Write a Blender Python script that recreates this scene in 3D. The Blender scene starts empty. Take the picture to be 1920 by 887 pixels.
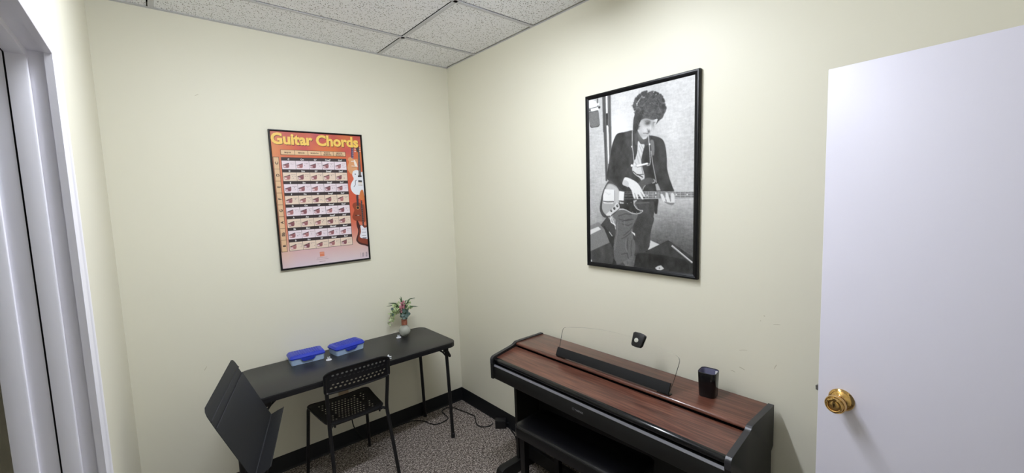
import bpy, bmesh, math, random
import numpy as np
from mathutils import Vector, Matrix
random.seed(7)
rng = np.random.default_rng(5)
PI = math.pi
COL = bpy.context.scene.collection

# ------------------------------------------------------------------ colour / materials
def lin(c):
    c = c/255.0
    return c/12.92 if c <= .04045 else ((c+.055)/1.055)**2.4
def RGB(r, g, b): return (lin(r), lin(g), lin(b), 1.0)

def mat(name, col, rough=.5, metal=0.0, spec=.5, coat=0.0, bump=None, trans=0.0, ior=1.45, var=None):
    m = bpy.data.materials.new(name); m.use_nodes = True
    nt = m.node_tree; b = nt.nodes['Principled BSDF']
    b.inputs['Base Color'].default_value = col
    b.inputs['Roughness'].default_value = rough
    b.inputs['Metallic'].default_value = metal
    b.inputs['Specular IOR Level'].default_value = spec
    b.inputs['Coat Weight'].default_value = coat
    b.inputs['Coat Roughness'].default_value = .08
    b.inputs['Transmission Weight'].default_value = trans
    b.inputs['IOR'].default_value = ior
    if bump or var:
        tc = nt.nodes.new('ShaderNodeTexCoord')
        n = nt.nodes.new('ShaderNodeTexNoise')
        n.inputs['Scale'].default_value = (bump or var)[0]
        n.inputs['Detail'].default_value = 4
        nt.links.new(tc.outputs['Object'], n.inputs['Vector'])
        if bump:
            bp = nt.nodes.new('ShaderNodeBump')
            bp.inputs['Strength'].default_value = bump[1]
            bp.inputs['Distance'].default_value = bump[2]
            nt.links.new(n.outputs['Fac'], bp.inputs['Height'])
            nt.links.new(bp.outputs['Normal'], b.inputs['Normal'])
        if var:
            rp = nt.nodes.new('ShaderNodeMix'); rp.data_type = 'RGBA'
            rp.inputs[6].default_value = col; rp.inputs[7].default_value = var[1]
            nt.links.new(n.outputs['Fac'], rp.inputs[0])
            nt.links.new(rp.outputs[2], b.inputs['Base Color'])
    return m

def ramp(nt, stops):
    r = nt.nodes.new('ShaderNodeValToRGB')
    e = r.color_ramp.elements
    while len(e) < len(stops): e.new(.5)
    for q, (p, c) in zip(e, stops): q.position = p; q.color = c
    return r

M = {}
M['wall'] = mat('wall_paint', RGB(229, 226, 209), .44, spec=.32, bump=(260, .06, .001))
M['white'] = mat('white_semigloss', RGB(241, 240, 248), .32, spec=.5)
M['door'] = mat('white_door_paint', RGB(222, 220, 234), .42, spec=.45, bump=(180, .05, .001))
M['seam'] = mat('dark_gap', RGB(22, 22, 24), .8)
M['vinyl'] = mat('black_vinyl', RGB(20, 21, 24), .42, spec=.4)
M['grid'] = mat('ceiling_grid_metal', RGB(206, 207, 213), .5, spec=.3)
M['black_metal'] = mat('black_powder_coat', RGB(22, 22, 24), .45, spec=.45)
M['table'] = mat('black_table_top', RGB(36, 36, 38), .36, spec=.5, bump=(900, .12, .0006))
M['black_plastic'] = mat('black_plastic', RGB(21, 21, 24), .42, spec=.5)
M['chair_plastic'] = mat('black_chair_plastic', RGB(19, 19, 22), .38, spec=.45)
M['stand'] = mat('black_stand_sheet', RGB(34, 35, 38), .5, spec=.4, bump=(700, .1, .0006))
M['fold'] = mat('stand_fold_highlight', RGB(50, 51, 55), .6, spec=.3)  # lighter than the stand sheet: light caught on the bends is painted in
M['piano'] = mat('piano_black_ash', RGB(24, 24, 24), .45, spec=.4, bump=(420, .06, .0006))
M['piano_gloss'] = mat('piano_black_gloss', RGB(16, 16, 18), .16, spec=.5)
M['piano_edge'] = mat('piano_grey_edge', RGB(46, 46, 50), .32, spec=.5)
M['strip'] = mat('grey_strip', RGB(104, 104, 110), .32, spec=.5)
M['rest'] = mat('matt_black_rail', RGB(30, 30, 31), .7, spec=.25)
M['scuff'] = mat('wall_scuff', RGB(196, 190, 168), .6)
M['logo'] = mat('logo_grey', RGB(120, 120, 124), .4)
M['leather'] = mat('black_vinyl_leather', RGB(15, 15, 18), .32, spec=.5, bump=(300, .15, .0008))
M['steel'] = mat('bright_steel', RGB(190, 190, 196), .25, metal=1.0)
M['brass'] = mat('polished_brass', RGB(214, 176, 112), .13, metal=1.0)
M['brass_dark'] = mat('brass_keyway', RGB(70, 52, 28), .4, metal=.6)
M['cap'] = mat('white_cap_plastic', RGB(226, 228, 236), .4)
M['lid'] = mat('blue_lid', RGB(42, 60, 182), .30, spec=.5, trans=.05)
M['box'] = mat('clear_blue_plastic', RGB(184, 208, 240), .25, trans=.15, ior=1.2)
M['cord'] = mat('black_rubber', RGB(16, 16, 18), .55)
M['outlet'] = mat('beige_outlet', RGB(192, 172, 142), .45)
M['frame_black'] = mat('black_frame', RGB(12, 12, 14), .38, spec=.35)
M['leaf_dark'] = mat('leaf_dark', RGB(58, 82, 52), .5, var=(60, RGB(84, 110, 74)))
M['leaf_pale'] = mat('leaf_pale', RGB(164, 190, 134), .55, var=(80, RGB(206, 216, 168)))
M['leaf_blue'] = mat('leaf_blue', RGB(70, 92, 88), .5, var=(50, RGB(92, 114, 106)))
M['pink'] = mat('petal_pink', RGB(226, 170, 178), .6, var=(90, RGB(186, 108, 126)))
M['copper'] = mat('copper_ribbon', RGB(176, 112, 86), .5, var=(120, RGB(120, 70, 54)))
M['cup_in'] = mat('cup_inner', RGB(120, 120, 146), .3, spec=.5)
M['grey_btn'] = mat('grey_button', RGB(186, 186, 176), .4)
M['tag_white'] = mat('white_piece', RGB(225, 225, 228), .5)

# clear acrylic and cut glass
def glassy(name, col, rough, ior=1.45):
    m = bpy.data.materials.new(name); m.use_nodes = True
    b = m.node_tree.nodes['Principled BSDF']
    b.inputs['Base Color'].default_value = col
    b.inputs['Roughness'].default_value = rough
    b.inputs['Transmission Weight'].default_value = 1.0
    b.inputs['IOR'].default_value = ior
    return m
M['acrylic'] = glassy('clear_acrylic', (.985, .985, .985, 1), .0, 1.22)
M['acrylic_edge'] = mat('acrylic_edge', RGB(34, 34, 30), .5)
M['vase'] = mat('frosted_glass', RGB(206, 208, 198), .25, trans=.45, ior=1.35)

# ceiling tile: white mineral fibre with pits and fissures
def tile_mat():
    m = bpy.data.materials.new('ceiling_tile'); m.use_nodes = True
    nt = m.node_tree; b = nt.nodes['Principled BSDF']; b.inputs['Roughness'].default_value = .9
    b.inputs['Specular IOR Level'].default_value = .1
    tc = nt.nodes.new('ShaderNodeTexCoord')
    v = nt.nodes.new('ShaderNodeTexVoronoi'); v.inputs['Scale'].default_value = 135
    v.inputs['Randomness'].default_value = 1.0
    nz = nt.nodes.new('ShaderNodeTexNoise'); nz.inputs['Scale'].default_value = 55; nz.inputs['Detail'].default_value = 3
    mx = nt.nodes.new('ShaderNodeVectorMath'); mx.operation = 'SCALE'; mx.inputs['Scale'].default_value = .012
    ad = nt.nodes.new('ShaderNodeVectorMath'); ad.operation = 'ADD'
    nt.links.new(tc.outputs['Object'], nz.inputs['Vector'])
    nt.links.new(nz.outputs['Color'], mx.inputs[0])
    nt.links.new(tc.outputs['Object'], ad.inputs[0]); nt.links.new(mx.outputs[0], ad.inputs[1])
    nt.links.new(ad.outputs[0], v.inputs['Vector'])
    # size of each pit varies with the cell's colour
    sp = nt.nodes.new('ShaderNodeSeparateColor'); nt.links.new(v.outputs['Color'], sp.inputs[0])
    th = nt.nodes.new('ShaderNodeMath'); th.operation = 'MULTIPLY_ADD'
    th.inputs[1].default_value = .50; th.inputs[2].default_value = -.06
    nt.links.new(sp.outputs[0], th.inputs[0])
    lt = nt.nodes.new('ShaderNodeMath'); lt.operation = 'LESS_THAN'
    nt.links.new(v.outputs['Distance'], lt.inputs[0]); nt.links.new(th.outputs[0], lt.inputs[1])
    mix = nt.nodes.new('ShaderNodeMix'); mix.data_type = 'RGBA'
    mix.inputs[6].default_value = RGB(248, 249, 255); mix.inputs[7].default_value = RGB(112, 110, 112)
    nt.links.new(lt.outputs[0], mix.inputs[0]); nt.links.new(mix.outputs[2], b.inputs['Base Color'])
    return m
M['tile'] = tile_mat()

# carpet tiles, quarter-turned, looped pile with streaks
def carpet_mat():
    m = bpy.data.materials.new('carpet_tiles'); m.use_nodes = True
    nt = m.node_tree; b = nt.nodes['Principled BSDF']; b.inputs['Roughness'].default_value = .95
    b.inputs['Specular IOR Level'].default_value = .05
    L = nt.links.new
    tc = nt.nodes.new('ShaderNodeTexCoord')
    def mapping(sc, loc=(0, 0, 0)):
        mp = nt.nodes.new('ShaderNodeMapping'); mp.inputs['Scale'].default_value = sc; mp.inputs['Location'].default_value = loc
        L(tc.outputs['Object'], mp.inputs['Vector']); return mp
    def noise(mp, s, d=3):
        n = nt.nodes.new('ShaderNodeTexNoise'); n.inputs['Scale'].default_value = s; n.inputs['Detail'].default_value = d
        n.inputs['Roughness'].default_value = .7
        L(mp.outputs[0], n.inputs['Vector']); return n
    a = noise(mapping((1, 6, 1)), 38); c = noise(mapping((6, 1, 1)), 38)
    ck = nt.nodes.new('ShaderNodeTexChecker'); ck.inputs['Scale'].default_value = 1.0
    L(mapping((2, 2, 2), (.954, .45, .5)).outputs[0], ck.inputs['Vector'])
    mx = nt.nodes.new('ShaderNodeMix'); L(ck.outputs['Fac'], mx.inputs[0]); L(a.outputs['Fac'], mx.inputs[2]); L(c.outputs['Fac'], mx.inputs[3])
    f = noise(mapping((1, 1, 1)), 115, 2)
    ad = nt.nodes.new('ShaderNodeMix'); ad.inputs[0].default_value = .50; L(mx.outputs[0], ad.inputs[2]); L(f.outputs['Fac'], ad.inputs[3])
    r = ramp(nt, [(.40, RGB(40, 35, 33)), (.50, RGB(114, 105, 99)), (.60, RGB(206, 196, 188))])
    L(ad.outputs[0], r.inputs[0]); L(r.outputs[0], b.inputs['Base Color'])
    bp = nt.nodes.new('ShaderNodeBump'); bp.inputs['Strength'].default_value = .7; bp.inputs['Distance'].default_value = .004
    L(ad.outputs[0], bp.inputs['Height']); L(bp.outputs['Normal'], b.inputs['Normal'])
    return m
M['carpet'] = carpet_mat()

# rosewood laminate, grain along local Y
def wood_mat(name, dark, mid, light, rough):
    m = bpy.data.materials.new(name); m.use_nodes = True
    nt = m.node_tree; b = nt.nodes['Principled BSDF']; L = nt.links.new
    b.inputs['Roughness'].default_value = rough; b.inputs['Coat Weight'].default_value = .3; b.inputs['Coat Roughness'].default_value = .12
    tc = nt.nodes.new('ShaderNodeTexCoord')
    mp = nt.nodes.new('ShaderNodeMapping'); mp.inputs['Scale'].default_value = (1, .045, 1); L(tc.outputs['Object'], mp.inputs['Vector'])
    n1 = nt.nodes.new('ShaderNodeTexNoise'); n1.inputs['Scale'].default_value = 130; n1.inputs['Detail'].default_value = 5; L(mp.outputs[0], n1.inputs['Vector'])
    mp2 = nt.nodes.new('ShaderNodeMapping'); mp2.inputs['Scale'].default_value = (1, .12, 1); L(tc.outputs['Object'], mp2.inputs['Vector'])
    n2 = nt.nodes.new('ShaderNodeTexNoise'); n2.inputs['Scale'].default_value = 22; n2.inputs['Detail'].default_value = 3; L(mp2.outputs[0], n2.inputs['Vector'])
    mx = nt.nodes.new('ShaderNodeMix'); mx.inputs[0].default_value = .4; L(n1.outputs['Fac'], mx.inputs[2]); L(n2.outputs['Fac'], mx.inputs[3])
    r = ramp(nt, [(.33, dark), (.5, mid), (.66, light)]); L(mx.outputs[0], r.inputs[0]); L(r.outputs[0], b.inputs['Base Color'])
    return m
M['wood'] = wood_mat('rosewood', RGB(60, 32, 27), RGB(92, 55, 44), RGB(122, 78, 62), .30)

def print_mat(name, rough=.35):
    m = bpy.data.materials.new(name); m.use_nodes = True
    nt = m.node_tree; b = nt.nodes['Principled BSDF']
    a = nt.nodes.new('ShaderNodeVertexColor'); a.layer_name = 'ink'
    nt.links.new(a.outputs['Color'], b.inputs['Base Color'])
    b.inputs['Roughness'].default_value = rough; b.inputs['Specular IOR Level'].default_value = .4
    return m
M['print'] = print_mat('printed_paper')
for nm, c in (('ink_dark', (48, 40, 40)), ('ink_white', (240, 238, 236)), ('ink_yellow', (240, 200, 96)), ('ink_shadow', (96, 52, 36)), ('ink_brown', (92, 62, 48))):
    M[nm] = mat(nm, RGB(*c), .4)

# ------------------------------------------------------------------ scene helpers
def tag(o, label=None, cat=None, group=None, kind=None):
    if label: o['label'] = label
    if cat: o['category'] = cat
    if group: o['group'] = group
    if kind: o['kind'] = kind
    return o
def thing(name, loc, label, cat, group=None, rz=0.0):
    o = bpy.data.objects.new(name, None); COL.objects.link(o)
    o.location = loc; o.rotation_euler = (0, 0, rz); o.empty_display_size = .05
    return tag(o, label, cat, group)
def wmat(o):
    m = Matrix.Translation(o.location) @ o.rotation_euler.to_matrix().to_4x4()
    return (wmat(o.parent) @ m) if o.parent else m
def obj(name, bm, m, parent=None, loc=None, local=False, smooth=35, origin=None):
    """bm holds world coordinates unless local; becomes one mesh object."""
    me = bpy.data.meshes.new(name)
    bmesh.ops.recalc_face_normals(bm, faces=bm.faces)
    bm.to_mesh(me); bm.free()
    o = bpy.data.objects.new(name, me); COL.objects.link(o)
    if parent is not None:
        o.parent = parent
        if not local:
            inv = wmat(parent).inverted()
            me.transform(inv)
        if origin is not None:
            pass
    for mm in (m if isinstance(m, (list, tuple)) else [m]): me.materials.append(mm)
    if smooth:
        me.polygons.foreach_set('use_smooth', [True]*len(me.polygons))
        me.set_sharp_from_angle(angle=math.radians(smooth))
    return o
def struct(name, bm, m, parent=None):
    o = obj(name, bm, m, parent)
    if parent is None: o['kind'] = 'structure'
    return o
def B(): return bmesh.new()

def box(bm, lo, hi, bev=0.0, T=None, seg=2, mi=0):
    lo = Vector(lo); hi = Vector(hi)
    vs = [bm.verts.new((x, y, z)) for x in (lo.x, hi.x) for y in (lo.y, hi.y) for z in (lo.z, hi.z)]
    idx = [(0, 1, 3, 2), (4, 6, 7, 5), (0, 4, 5, 1), (2, 3, 7, 6), (0, 2, 6, 4), (1, 5, 7, 3)]
    fs = [bm.faces.new([vs[i] for i in f]) for f in idx]
    for f in fs: f.material_index = mi
    res = list(vs)
    if bev > 0:
        es = list({e for f in fs for e in f.edges})
        r = bmesh.ops.bevel(bm, geom=es, offset=bev, segments=seg, profile=.5, affect='EDGES')
        res = list({v for v in r['verts']} | {v for v in vs if v.is_valid})
    if T is not None: bmesh.ops.transform(bm, matrix=T, verts=res)
    return res

def smoothpath(pts, n=8, closed=False):
    P = [Vector(p) for p in pts]; out = []
    N = len(P); rngN = N if closed else N-1
    for i in range(rngN):
        p1 = P[i]; p2 = P[(i+1) % N]
        p0 = P[i-1] if (i > 0 or closed) else p1*2-p2
        p3 = P[(i+2) % N] if (i+2 < N or closed) else p2*2-p1
        for k in range(n):
            t = k/n; t2 = t*t; t3 = t2*t
            out.append(.5*((2*p1)+(p2-p0)*t+(2*p0-5*p1+4*p2-p3)*t2+(3*p1-p0-3*p2+p3)*t3))
    if not closed: out.append(P[-1])
    return out
def fillet(pts, r, n=6):
    """polyline with rounded corners"""
    P = [Vector(p) for p in pts]; out = [P[0]]
    for i in range(1, len(P)-1):
        a = (P[i-1]-P[i]); b = (P[i+1]-P[i]); d = min(r, a.length*.49, b.length*.49)
        A = P[i]+a.normalized()*d; Bq = P[i]+b.normalized()*d
        for k in range(n+1):
            t = k/n
            out.append(A*(1-t)**2+P[i]*2*t*(1-t)+Bq*t*t)
    out.append(P[-1]); return out
def tube(bm, pts, r, seg=10, closed=False, cap=True, flat=1.0):
    P = [Vector(p) for p in pts]; N = len(P); rings = []
    up = None
    for i in range(N):
        if closed: t = (P[(i+1) % N]-P[i-1])
        else: t = P[min(i+1, N-1)]-P[max(i-1, 0)]
        t.normalize()
        if up is None:
            up = Vector((0, 0, 1)) if abs(t.z) < .9 else Vector((1, 0, 0))
        s = t.cross(up)
        if s.length < 1e-6: s = t.cross(Vector((0, 1, 0)))
        s.normalize(); u = s.cross(t); u.normalize(); up = u
        rr = r(i/(N-1)) if callable(r) else r
        rings.append([bm.verts.new(P[i]+(s*math.cos(a)+u*math.sin(a)*flat)*rr) for a in [2*PI*k/seg for k in range(seg)]])
    for i in range(N if closed else N-1):
        a = rings[i]; b = rings[(i+1) % N]
        for k in range(seg): bm.faces.new((a[k], a[(k+1) % seg], b[(k+1) % seg], b[k]))
    if cap and not closed:
        bm.faces.new(rings[0][::-1]); bm.faces.new(rings[-1])
def lathe(bm, prof, T=None, seg=32):
    """prof: list of (r, h) revolved about local Z"""
    rings = []
    new = []
    for r, h in prof:
        if r < 1e-6:
            v = bm.verts.new((0, 0, h)); rings.append([v]); new.append(v)
        else:
            rg = [bm.verts.new((r*math.cos(2*PI*k/seg), r*math.sin(2*PI*k/seg), h)) for k in range(seg)]
            rings.append(rg); new += rg
    for a, b in zip(rings, rings[1:]):
        if len(a) == 1 and len(b) == 1: continue
        for k in range(seg):
            k2 = (k+1) % seg
            if len(a) == 1: bm.faces.new((a[0], b[k2], b[k]))
            elif len(b) == 1: bm.faces.new((a[k], a[k2], b[0]))
            else: bm.faces.new((a[k], a[k2], b[k2], b[k]))
    if T is not None: bmesh.ops.transform(bm, matrix=T, verts=new)
def prism(bm, poly, f0, f1, bev=0.0, seg=2, bevend=True):
    """poly: 2D list; f0/f1: functions 2D -> 3D for the two ends"""
    a = [bm.verts.new(f0(p)) for p in poly]; b = [bm.verts.new(f1(p)) for p in poly]
    n = len(poly)
    fa = bm.faces.new(a); fb = bm.faces.new(b[::-1])
    fs = [fa, fb]
    for i in range(n):
        fs.append(bm.faces.new((a[i], b[i], b[(i+1) % n], a[(i+1) % n])))
    if bev > 0:
        es = list(fa.edges)+list(fb.edges)
        bmesh.ops.bevel(bm, geom=es, offset=bev, segments=seg, profile=.5, affect='EDGES')
def rrect(w, h, r, n=6):
    """rounded rectangle outline centred on 0"""
    out = []
    for cx, cy, a0 in ((w/2-r, h/2-r, 0), (-w/2+r, h/2-r, PI/2), (-w/2+r, -h/2+r, PI), (w/2-r, -h/2+r, 1.5*PI)):
        for k in range(n+1):
            a = a0+PI/2*k/n; out.append((cx+r*math.cos(a), cy+r*math.sin(a)))
    return out
def frameT(o, ex, ey, ez):
    m = Matrix.Identity(4)
    for i, e in enumerate((ex, ey, ez)):
        for j in range(3): m[j][i] = e[j]
    for j in range(3): m[j][3] = o[j]
    return m
def text_geo(body, bold=0.0):
    cu = bpy.data.curves.new('lettering_tmp', 'FONT'); cu.body = body; cu.size = 1.0; cu.offset = bold; cu.resolution_u = 3
    o = bpy.data.objects.new('lettering_tmp', cu); COL.objects.link(o)
    dg = bpy.context.evaluated_depsgraph_get(); dg.update()
    ev = o.evaluated_get(dg); me = ev.to_mesh()
    v = [(p.co.x, p.co.y) for p in me.vertices]; f = [tuple(p.vertices) for p in me.polygons]
    ev.to_mesh_clear()
    bpy.data.objects.remove(o); bpy.data.curves.remove(cu)
    return v, f
def add_text(bm, body, fn, mi=0, bold=0.0, h=None, w=None, align='c'):
    """lettering scaled to height h (capitals) or width w, centred on the origin of fn's plane; fn: (x, y) -> 3D"""
    v, f = text_geo(body, bold)
    if not v: return
    xs = [p[0] for p in v]; ys = [p[1] for p in v]
    s = (h/.72) if h else w/(max(xs)-min(xs))
    sx = s if w is None else w/(max(xs)-min(xs))
    cx = (max(xs)+min(xs))/2 if align == 'c' else min(xs)
    cy = .36
    vs = [bm.verts.new(fn((p[0]-cx)*sx, (p[1]-cy)*s)) for p in v]
    for q in f:
        try: bm.faces.new([vs[i] for i in q]).material_index = mi
        except ValueError: pass

# ------------------------------------------------------------------ camera
CAM = Vector((-1.8666, -2.9078, 1.6848)); YAW, PITCH, ROLL, FPX = .7072, -.0911, -.0350, 783.85
fw = Vector((math.sin(YAW)*math.cos(PITCH), math.cos(YAW)*math.cos(PITCH), math.sin(PITCH)))
rt = Vector((math.cos(YAW), -math.sin(YAW), 0)); up = rt.cross(fw)
r2 = rt*math.cos(ROLL)+up*math.sin(ROLL); u2 = -rt*math.sin(ROLL)+up*math.cos(ROLL)
cd = bpy.data.cameras.new('camera'); cam = bpy.data.objects.new('camera', cd); COL.objects.link(cam)
cam.matrix_world = frameT(CAM, r2, u2, -fw)
cd.sensor_fit = 'HORIZONTAL'; cd.sensor_width = 36; cd.lens = FPX/1920*36; cd.clip_start = .02
bpy.context.scene.camera = cam

# ------------------------------------------------------------------ the room
H = 2.7265; YF = -3.36; WL0, WL1 = -2.028, -2.005       # ceiling, front wall, left wall at back / at front
def wl(y): return WL0+(WL1-WL0)*(y/-2.9)
bm = B(); box(bm, (-3.4, YF-.9, -.1), (.15, .15, 0)); floor = struct('floor', bm, M['carpet'])
bm = B(); box(bm, (-2.3, 0, 0), (.12, .12, H+.15)); WB = struct('wall_back', bm, M['wall'])
bm = B(); box(bm, (0, YF-.12, 0), (.12, .12, H+.15)); WR = struct('wall_right', bm, M['wall'])
# left wall with the doorway opening
OY0, OY1, OZ = -1.500, -2.34, 2.046
bm = B()
def wl_slab(ya, yb, za, zb):
    prism(bm, [(wl(ya), ya), (wl(yb), yb), (wl(yb)-.125, yb), (wl(ya)-.125, ya)], lambda p: (p[0], p[1], za), lambda p: (p[0], p[1], zb))
wl_slab(.0, OY0+.012, 0, H+.15); wl_slab(OY1-.012, YF-.12, 0, H+.15); wl_slab(OY0+.012, OY1-.012, OZ+.012, H+.15)
struct('wall_left', bm, M['wall'])
# front wall with the doorway the big door belongs to
bm = B()
box(bm, (-2.2, YF-.12, 0), (-1.17, YF, H+.15)); box(bm, (-.40, YF-.12, 0), (0, YF, H+.15)); box(bm, (-1.17, YF-.12, 2.05), (-.40, YF, H+.15))
struct('wall_front', bm, M['wall'])
# small unlit room seen through the left doorway
bm = B(); box(bm, (-3.4, -3.0, 0), (-3.3, -.55, H+.15)); struct('wall_closet_west', bm, M['wall'])
bm = B(); box(bm, (-3.4, -.65, 0), (-2.16, -.55, H+.15)); struct('wall_closet_north', bm, M['wall'])
bm = B(); box(bm, (-3.4, -3.1, 0), (-2.16, -3.0, H+.15)); struct('wall_closet_south', bm, M['wall'])

def scuff(parent, f, pts, w):
    bm = B(); P = [Vector((a, b, 0)) for a, b in pts]
    P = smoothpath(P, 4) if len(P) > 2 else P
    n_ = len(P)
    for sgn_ in (0,):
        L_ = []; R_ = []
        for i_, p_ in enumerate(P):
            t_ = (P[min(i_+1, n_-1)]-P[max(i_-1, 0)]).normalized(); q_ = Vector((-t_.y, t_.x, 0))*w*(.35+.65*math.sin(PI*(.1+.8*i_/max(n_-1, 1))))
            L_.append(bm.verts.new(f(p_+q_))); R_.append(bm.verts.new(f(p_-q_)))
        for i_ in range(n_-1): bm.faces.new((L_[i_], R_[i_], R_[i_+1], L_[i_+1]))
    return obj('scuff', bm, M['scuff'], parent)
fr_ = lambda p: (-.0004, p.x, p.y)
for pts, w in (([(-2.205, .9244), (-2.216, .922), (-2.229, .9172)], .0016), ([(-2.170, .8997), (-2.180, .899), (-2.1904, .896)], .0014), ([(-2.3399, .9548), (-2.343, .966), (-2.3491, .9754)], .0013),
               ([(-2.2043, .9979), (-2.22, 1.003), (-2.2362, 1.0062)], .0009), ([(-2.2966, 1.1690), (-2.2990, 1.1679), (-2.3010, 1.1668)], .0022), ([(-2.2834, 1.1460), (-2.2853, 1.1452), (-2.2870, 1.1442)], .0018), ([(-2.3324, 1.1392), (-2.346, 1.142), (-2.3589, 1.1436)], .0009)):
    scuff(WR, fr_, pts, w)
fb_ = lambda p: (p.x, -.0004, p.y)
for pts, w in (([(-1.6356, 2.3044), (-1.627, 2.311), (-1.6182, 2.3152)], .0014), ([(-1.7055, .7904), (-1.712, .781), (-1.7196, .7694)], .0016)):
    scuff(WB, fb_, pts, w)

# suspended ceiling: panels on a T grid
GX = [0, -.5633, -.5633-1.2192, -2.3]; GY = [0, -.3831, -.9927, -1.6023, -2.2119, -2.8215, -3.4311]
bm = B()
gx = [0.0, -.5633, -1.7825, -2.12]
tw = .012
for i in range(3):
    for j in range(6):
        x1, x0 = gx[i], gx[i+1]; y1, y0 = GY[j], GY[j+1]
        # panel rests on the flanges but sits shy of the near one, leaving a thin dark joint
        box(bm, (x0+tw-.004, y0+tw-.004, H+.002), (x1-tw-.0065, y1-tw-.0065, H+.018))
bmp = B(); box(bmp, (-3.4, YF-.9, H+.03), (.12, .12, H+.15))
ceil = struct('ceiling', bm, M['tile'])
pl = obj('plenum', bmp, M['seam'], ceil)
bm = B()
for x in gx[1:3]: box(bm, (x-tw, YF, H-.001), (x+tw, 0, H+.0015))
for y in GY[1:]: box(bm, (-2.12, y-tw, H-.001), (0, y+tw, H+.0015))
box(bm, (-2.12, -.022, H-.0015), (0, 0, H+.001)); box(bm, (-.010, YF, H-.0015), (0, 0, H+.001))
prism(bm, [(wl(0), 0), (wl(0)+.022, 0), (wl(YF)+.022, YF), (wl(YF), YF)], lambda p: (p[0], p[1], H-.0015), lambda p: (p[0], p[1], H+.001))
obj('grid', bm, M['grid'], ceil)

# black vinyl baseboards with a coved toe
BH = .1045
prof = [(0, 0), (.014, 0), (.010, .006), (.006, .014), (.005, .10), (.003, BH), (0, BH)]
bm = B(); prism(bm, prof, lambda p: (WL0, -p[0], p[1]), lambda p: (0, -p[0], p[1])); struct('baseboard_back', bm, M['vinyl'])
bm = B(); prism(bm, prof, lambda p: (-p[0], YF, p[1]), lambda p: (-p[0], 0, p[1])); struct('baseboard_right', bm, M['vinyl'])
bm = B(); prism(bm, prof, lambda p: (wl(0)+p[0], 0, p[1]), lambda p: (wl(-1.44)+p[0], -1.44, p[1])); struct('baseboard_left', bm, M['vinyl'])

# left doorway: moulded casing (mitred), jambs and stops
xw = wl(-1.5)
ci = [(0, -.004), (.0, .0095), (.004, .0115), (.030, .0125), (.040, .0140), (.044, .0165), (.058, .0165), (.061, .0145), (.061, -.004)]   # (outward from opening, proud of wall)
EY, EZ = OY0-.006, OZ-.002
def casing_pt(d, t, corner):   # mitre line
    return (xw+t, EY+d, EZ+d)
bm = B()
P0 = [bm.verts.new((xw+t, EY+d, 0)) for d, t in ci]
P1 = [bm.verts.new((xw+t, EY+d, EZ+d)) for d, t in ci]
y2 = OY1+.006
P2 = [bm.verts.new((xw+t, y2-d, EZ+d)) for d, t in ci]
P3 = [bm.verts.new((xw+t, y2-d, 0)) for d, t in ci]
for A_, B_ in ((P0, P1), (P1, P2), (P2, P3)):
    for i in range(len(ci)-1): bm.faces.new((A_[i], A_[i+1], B_[i+1], B_[i]))
bm.faces.new(P0); bm.faces.new(P3[::-1])
struct('trim_1', bm, M['white'])
# jamb profile: (x, inset towards the opening)
jp = [(xw+.001, 0), (xw-.029, 0), (xw-.030, .012), (xw-.033, .0135), (xw-.0605, .0135), (xw-.0605, -.010), (xw-.0635, -.010), (xw-.0635, .0125), (xw-.094, .0125),
      (xw-.0945, .021), (xw-.097, .0225), (xw-.130, .0225), (xw-.130, -.02), (xw+.001, -.02)]
bm = B()
a = [bm.verts.new((x, OY0-i, 0)) for x, i in jp]; b = [bm.verts.new((x, OY0-i, OZ-i)) for x, i in jp]
c = [bm.verts.new((x, OY1+i, OZ-i)) for x, i in jp]; d = [bm.verts.new((x, OY1+i, 0)) for x, i in jp]
n = len(jp)
for A_, B_ in ((a, b), (b, c), (c, d)):
    for i in range(n): bm.faces.new((A_[i], A_[(i+1) % n], B_[(i+1) % n], B_[i]))
bm.faces.new(a); bm.faces.new(d[::-1])
for f in bm.faces:
    cz = f.calc_center_median()
    if abs(cz.x-(xw-.062)) < .0022 and len(f.verts) == 4: f.material_index = 1
struct('trim_2', bm, [M['white'], M['seam']])

# ------------------------------------------------------------------ the open white door on the right
D0 = Vector((-.3201, -2.5601, 0)); D1 = Vector((-.3549, -2.8773, 0)); dd = (D1-D0).normalized(); dn = Vector((dd.y, -dd.x, 0))
if dn.x > 0: dn = -dn            # towards the room (camera side)
DT = frameT(D0, dd, -dn, Vector((0, 0, 1)))
bm = B(); box(bm, (0, 0, .012), (.80, .0445, 2.03), .0018, DT); door = struct('door_1', bm, M['door'])
kz = 1.040; ks = .0615
KT = frameT(D0+dd*ks+Vector((0, 0, kz)), dd, Vector((0, 0, 1)), dn)
bm = B()
lathe(bm, [(0, -.001), (.033, -.001), (.0335, .002), (.031, .0055), (.0275, .008), (.0265, .007), (.020, .0105), (.0165, .013), (.0155, .016), (.0, .016)], KT, 40)
knob = obj('door_knob', bm, M['brass'], door)
bm = B()
lathe(bm, [(0, .014), (.0135, .014), (.0125, .022), (.0135, .029), (.0200, .034), (.0255, .039), (.0272, .0455), (.0265, .0515), (.0245, .0545), (.0232, .0540), (.0222, .0555), (.0205, .0590), (.0178, .0600), (.0160, .0590), (.0148, .0565), (.0135, .0565), (0, .0565)], KT, 40)
obj('knob_grip', bm, M['brass'], knob)
bm = B()
lathe(bm, [(0, .0563), (.0118, .0563), (.0118, .0582), (.0105, .0588), (0, .0588)], KT, 24)
lc_ = obj('lock_cylinder', bm, M['brass'], knob)
bm = B(); box(bm, (-.0016, -.0060, .0586), (.0016, .0060, .0592), 0, KT); obj('keyway', bm, M['brass_dark'], knob)
bm = B()
prism(bm, [(0, -.007), (.0105, -.0055), (.0115, .004), (.0, .008)], lambda p: DT @ Vector((-p[0], .013, kz+.010+p[1]*1.4)), lambda p: DT @ Vector((-p[0], .030, kz+.010+p[1]*1.4)))
obj('latch', bm, M['steel'], door)

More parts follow.
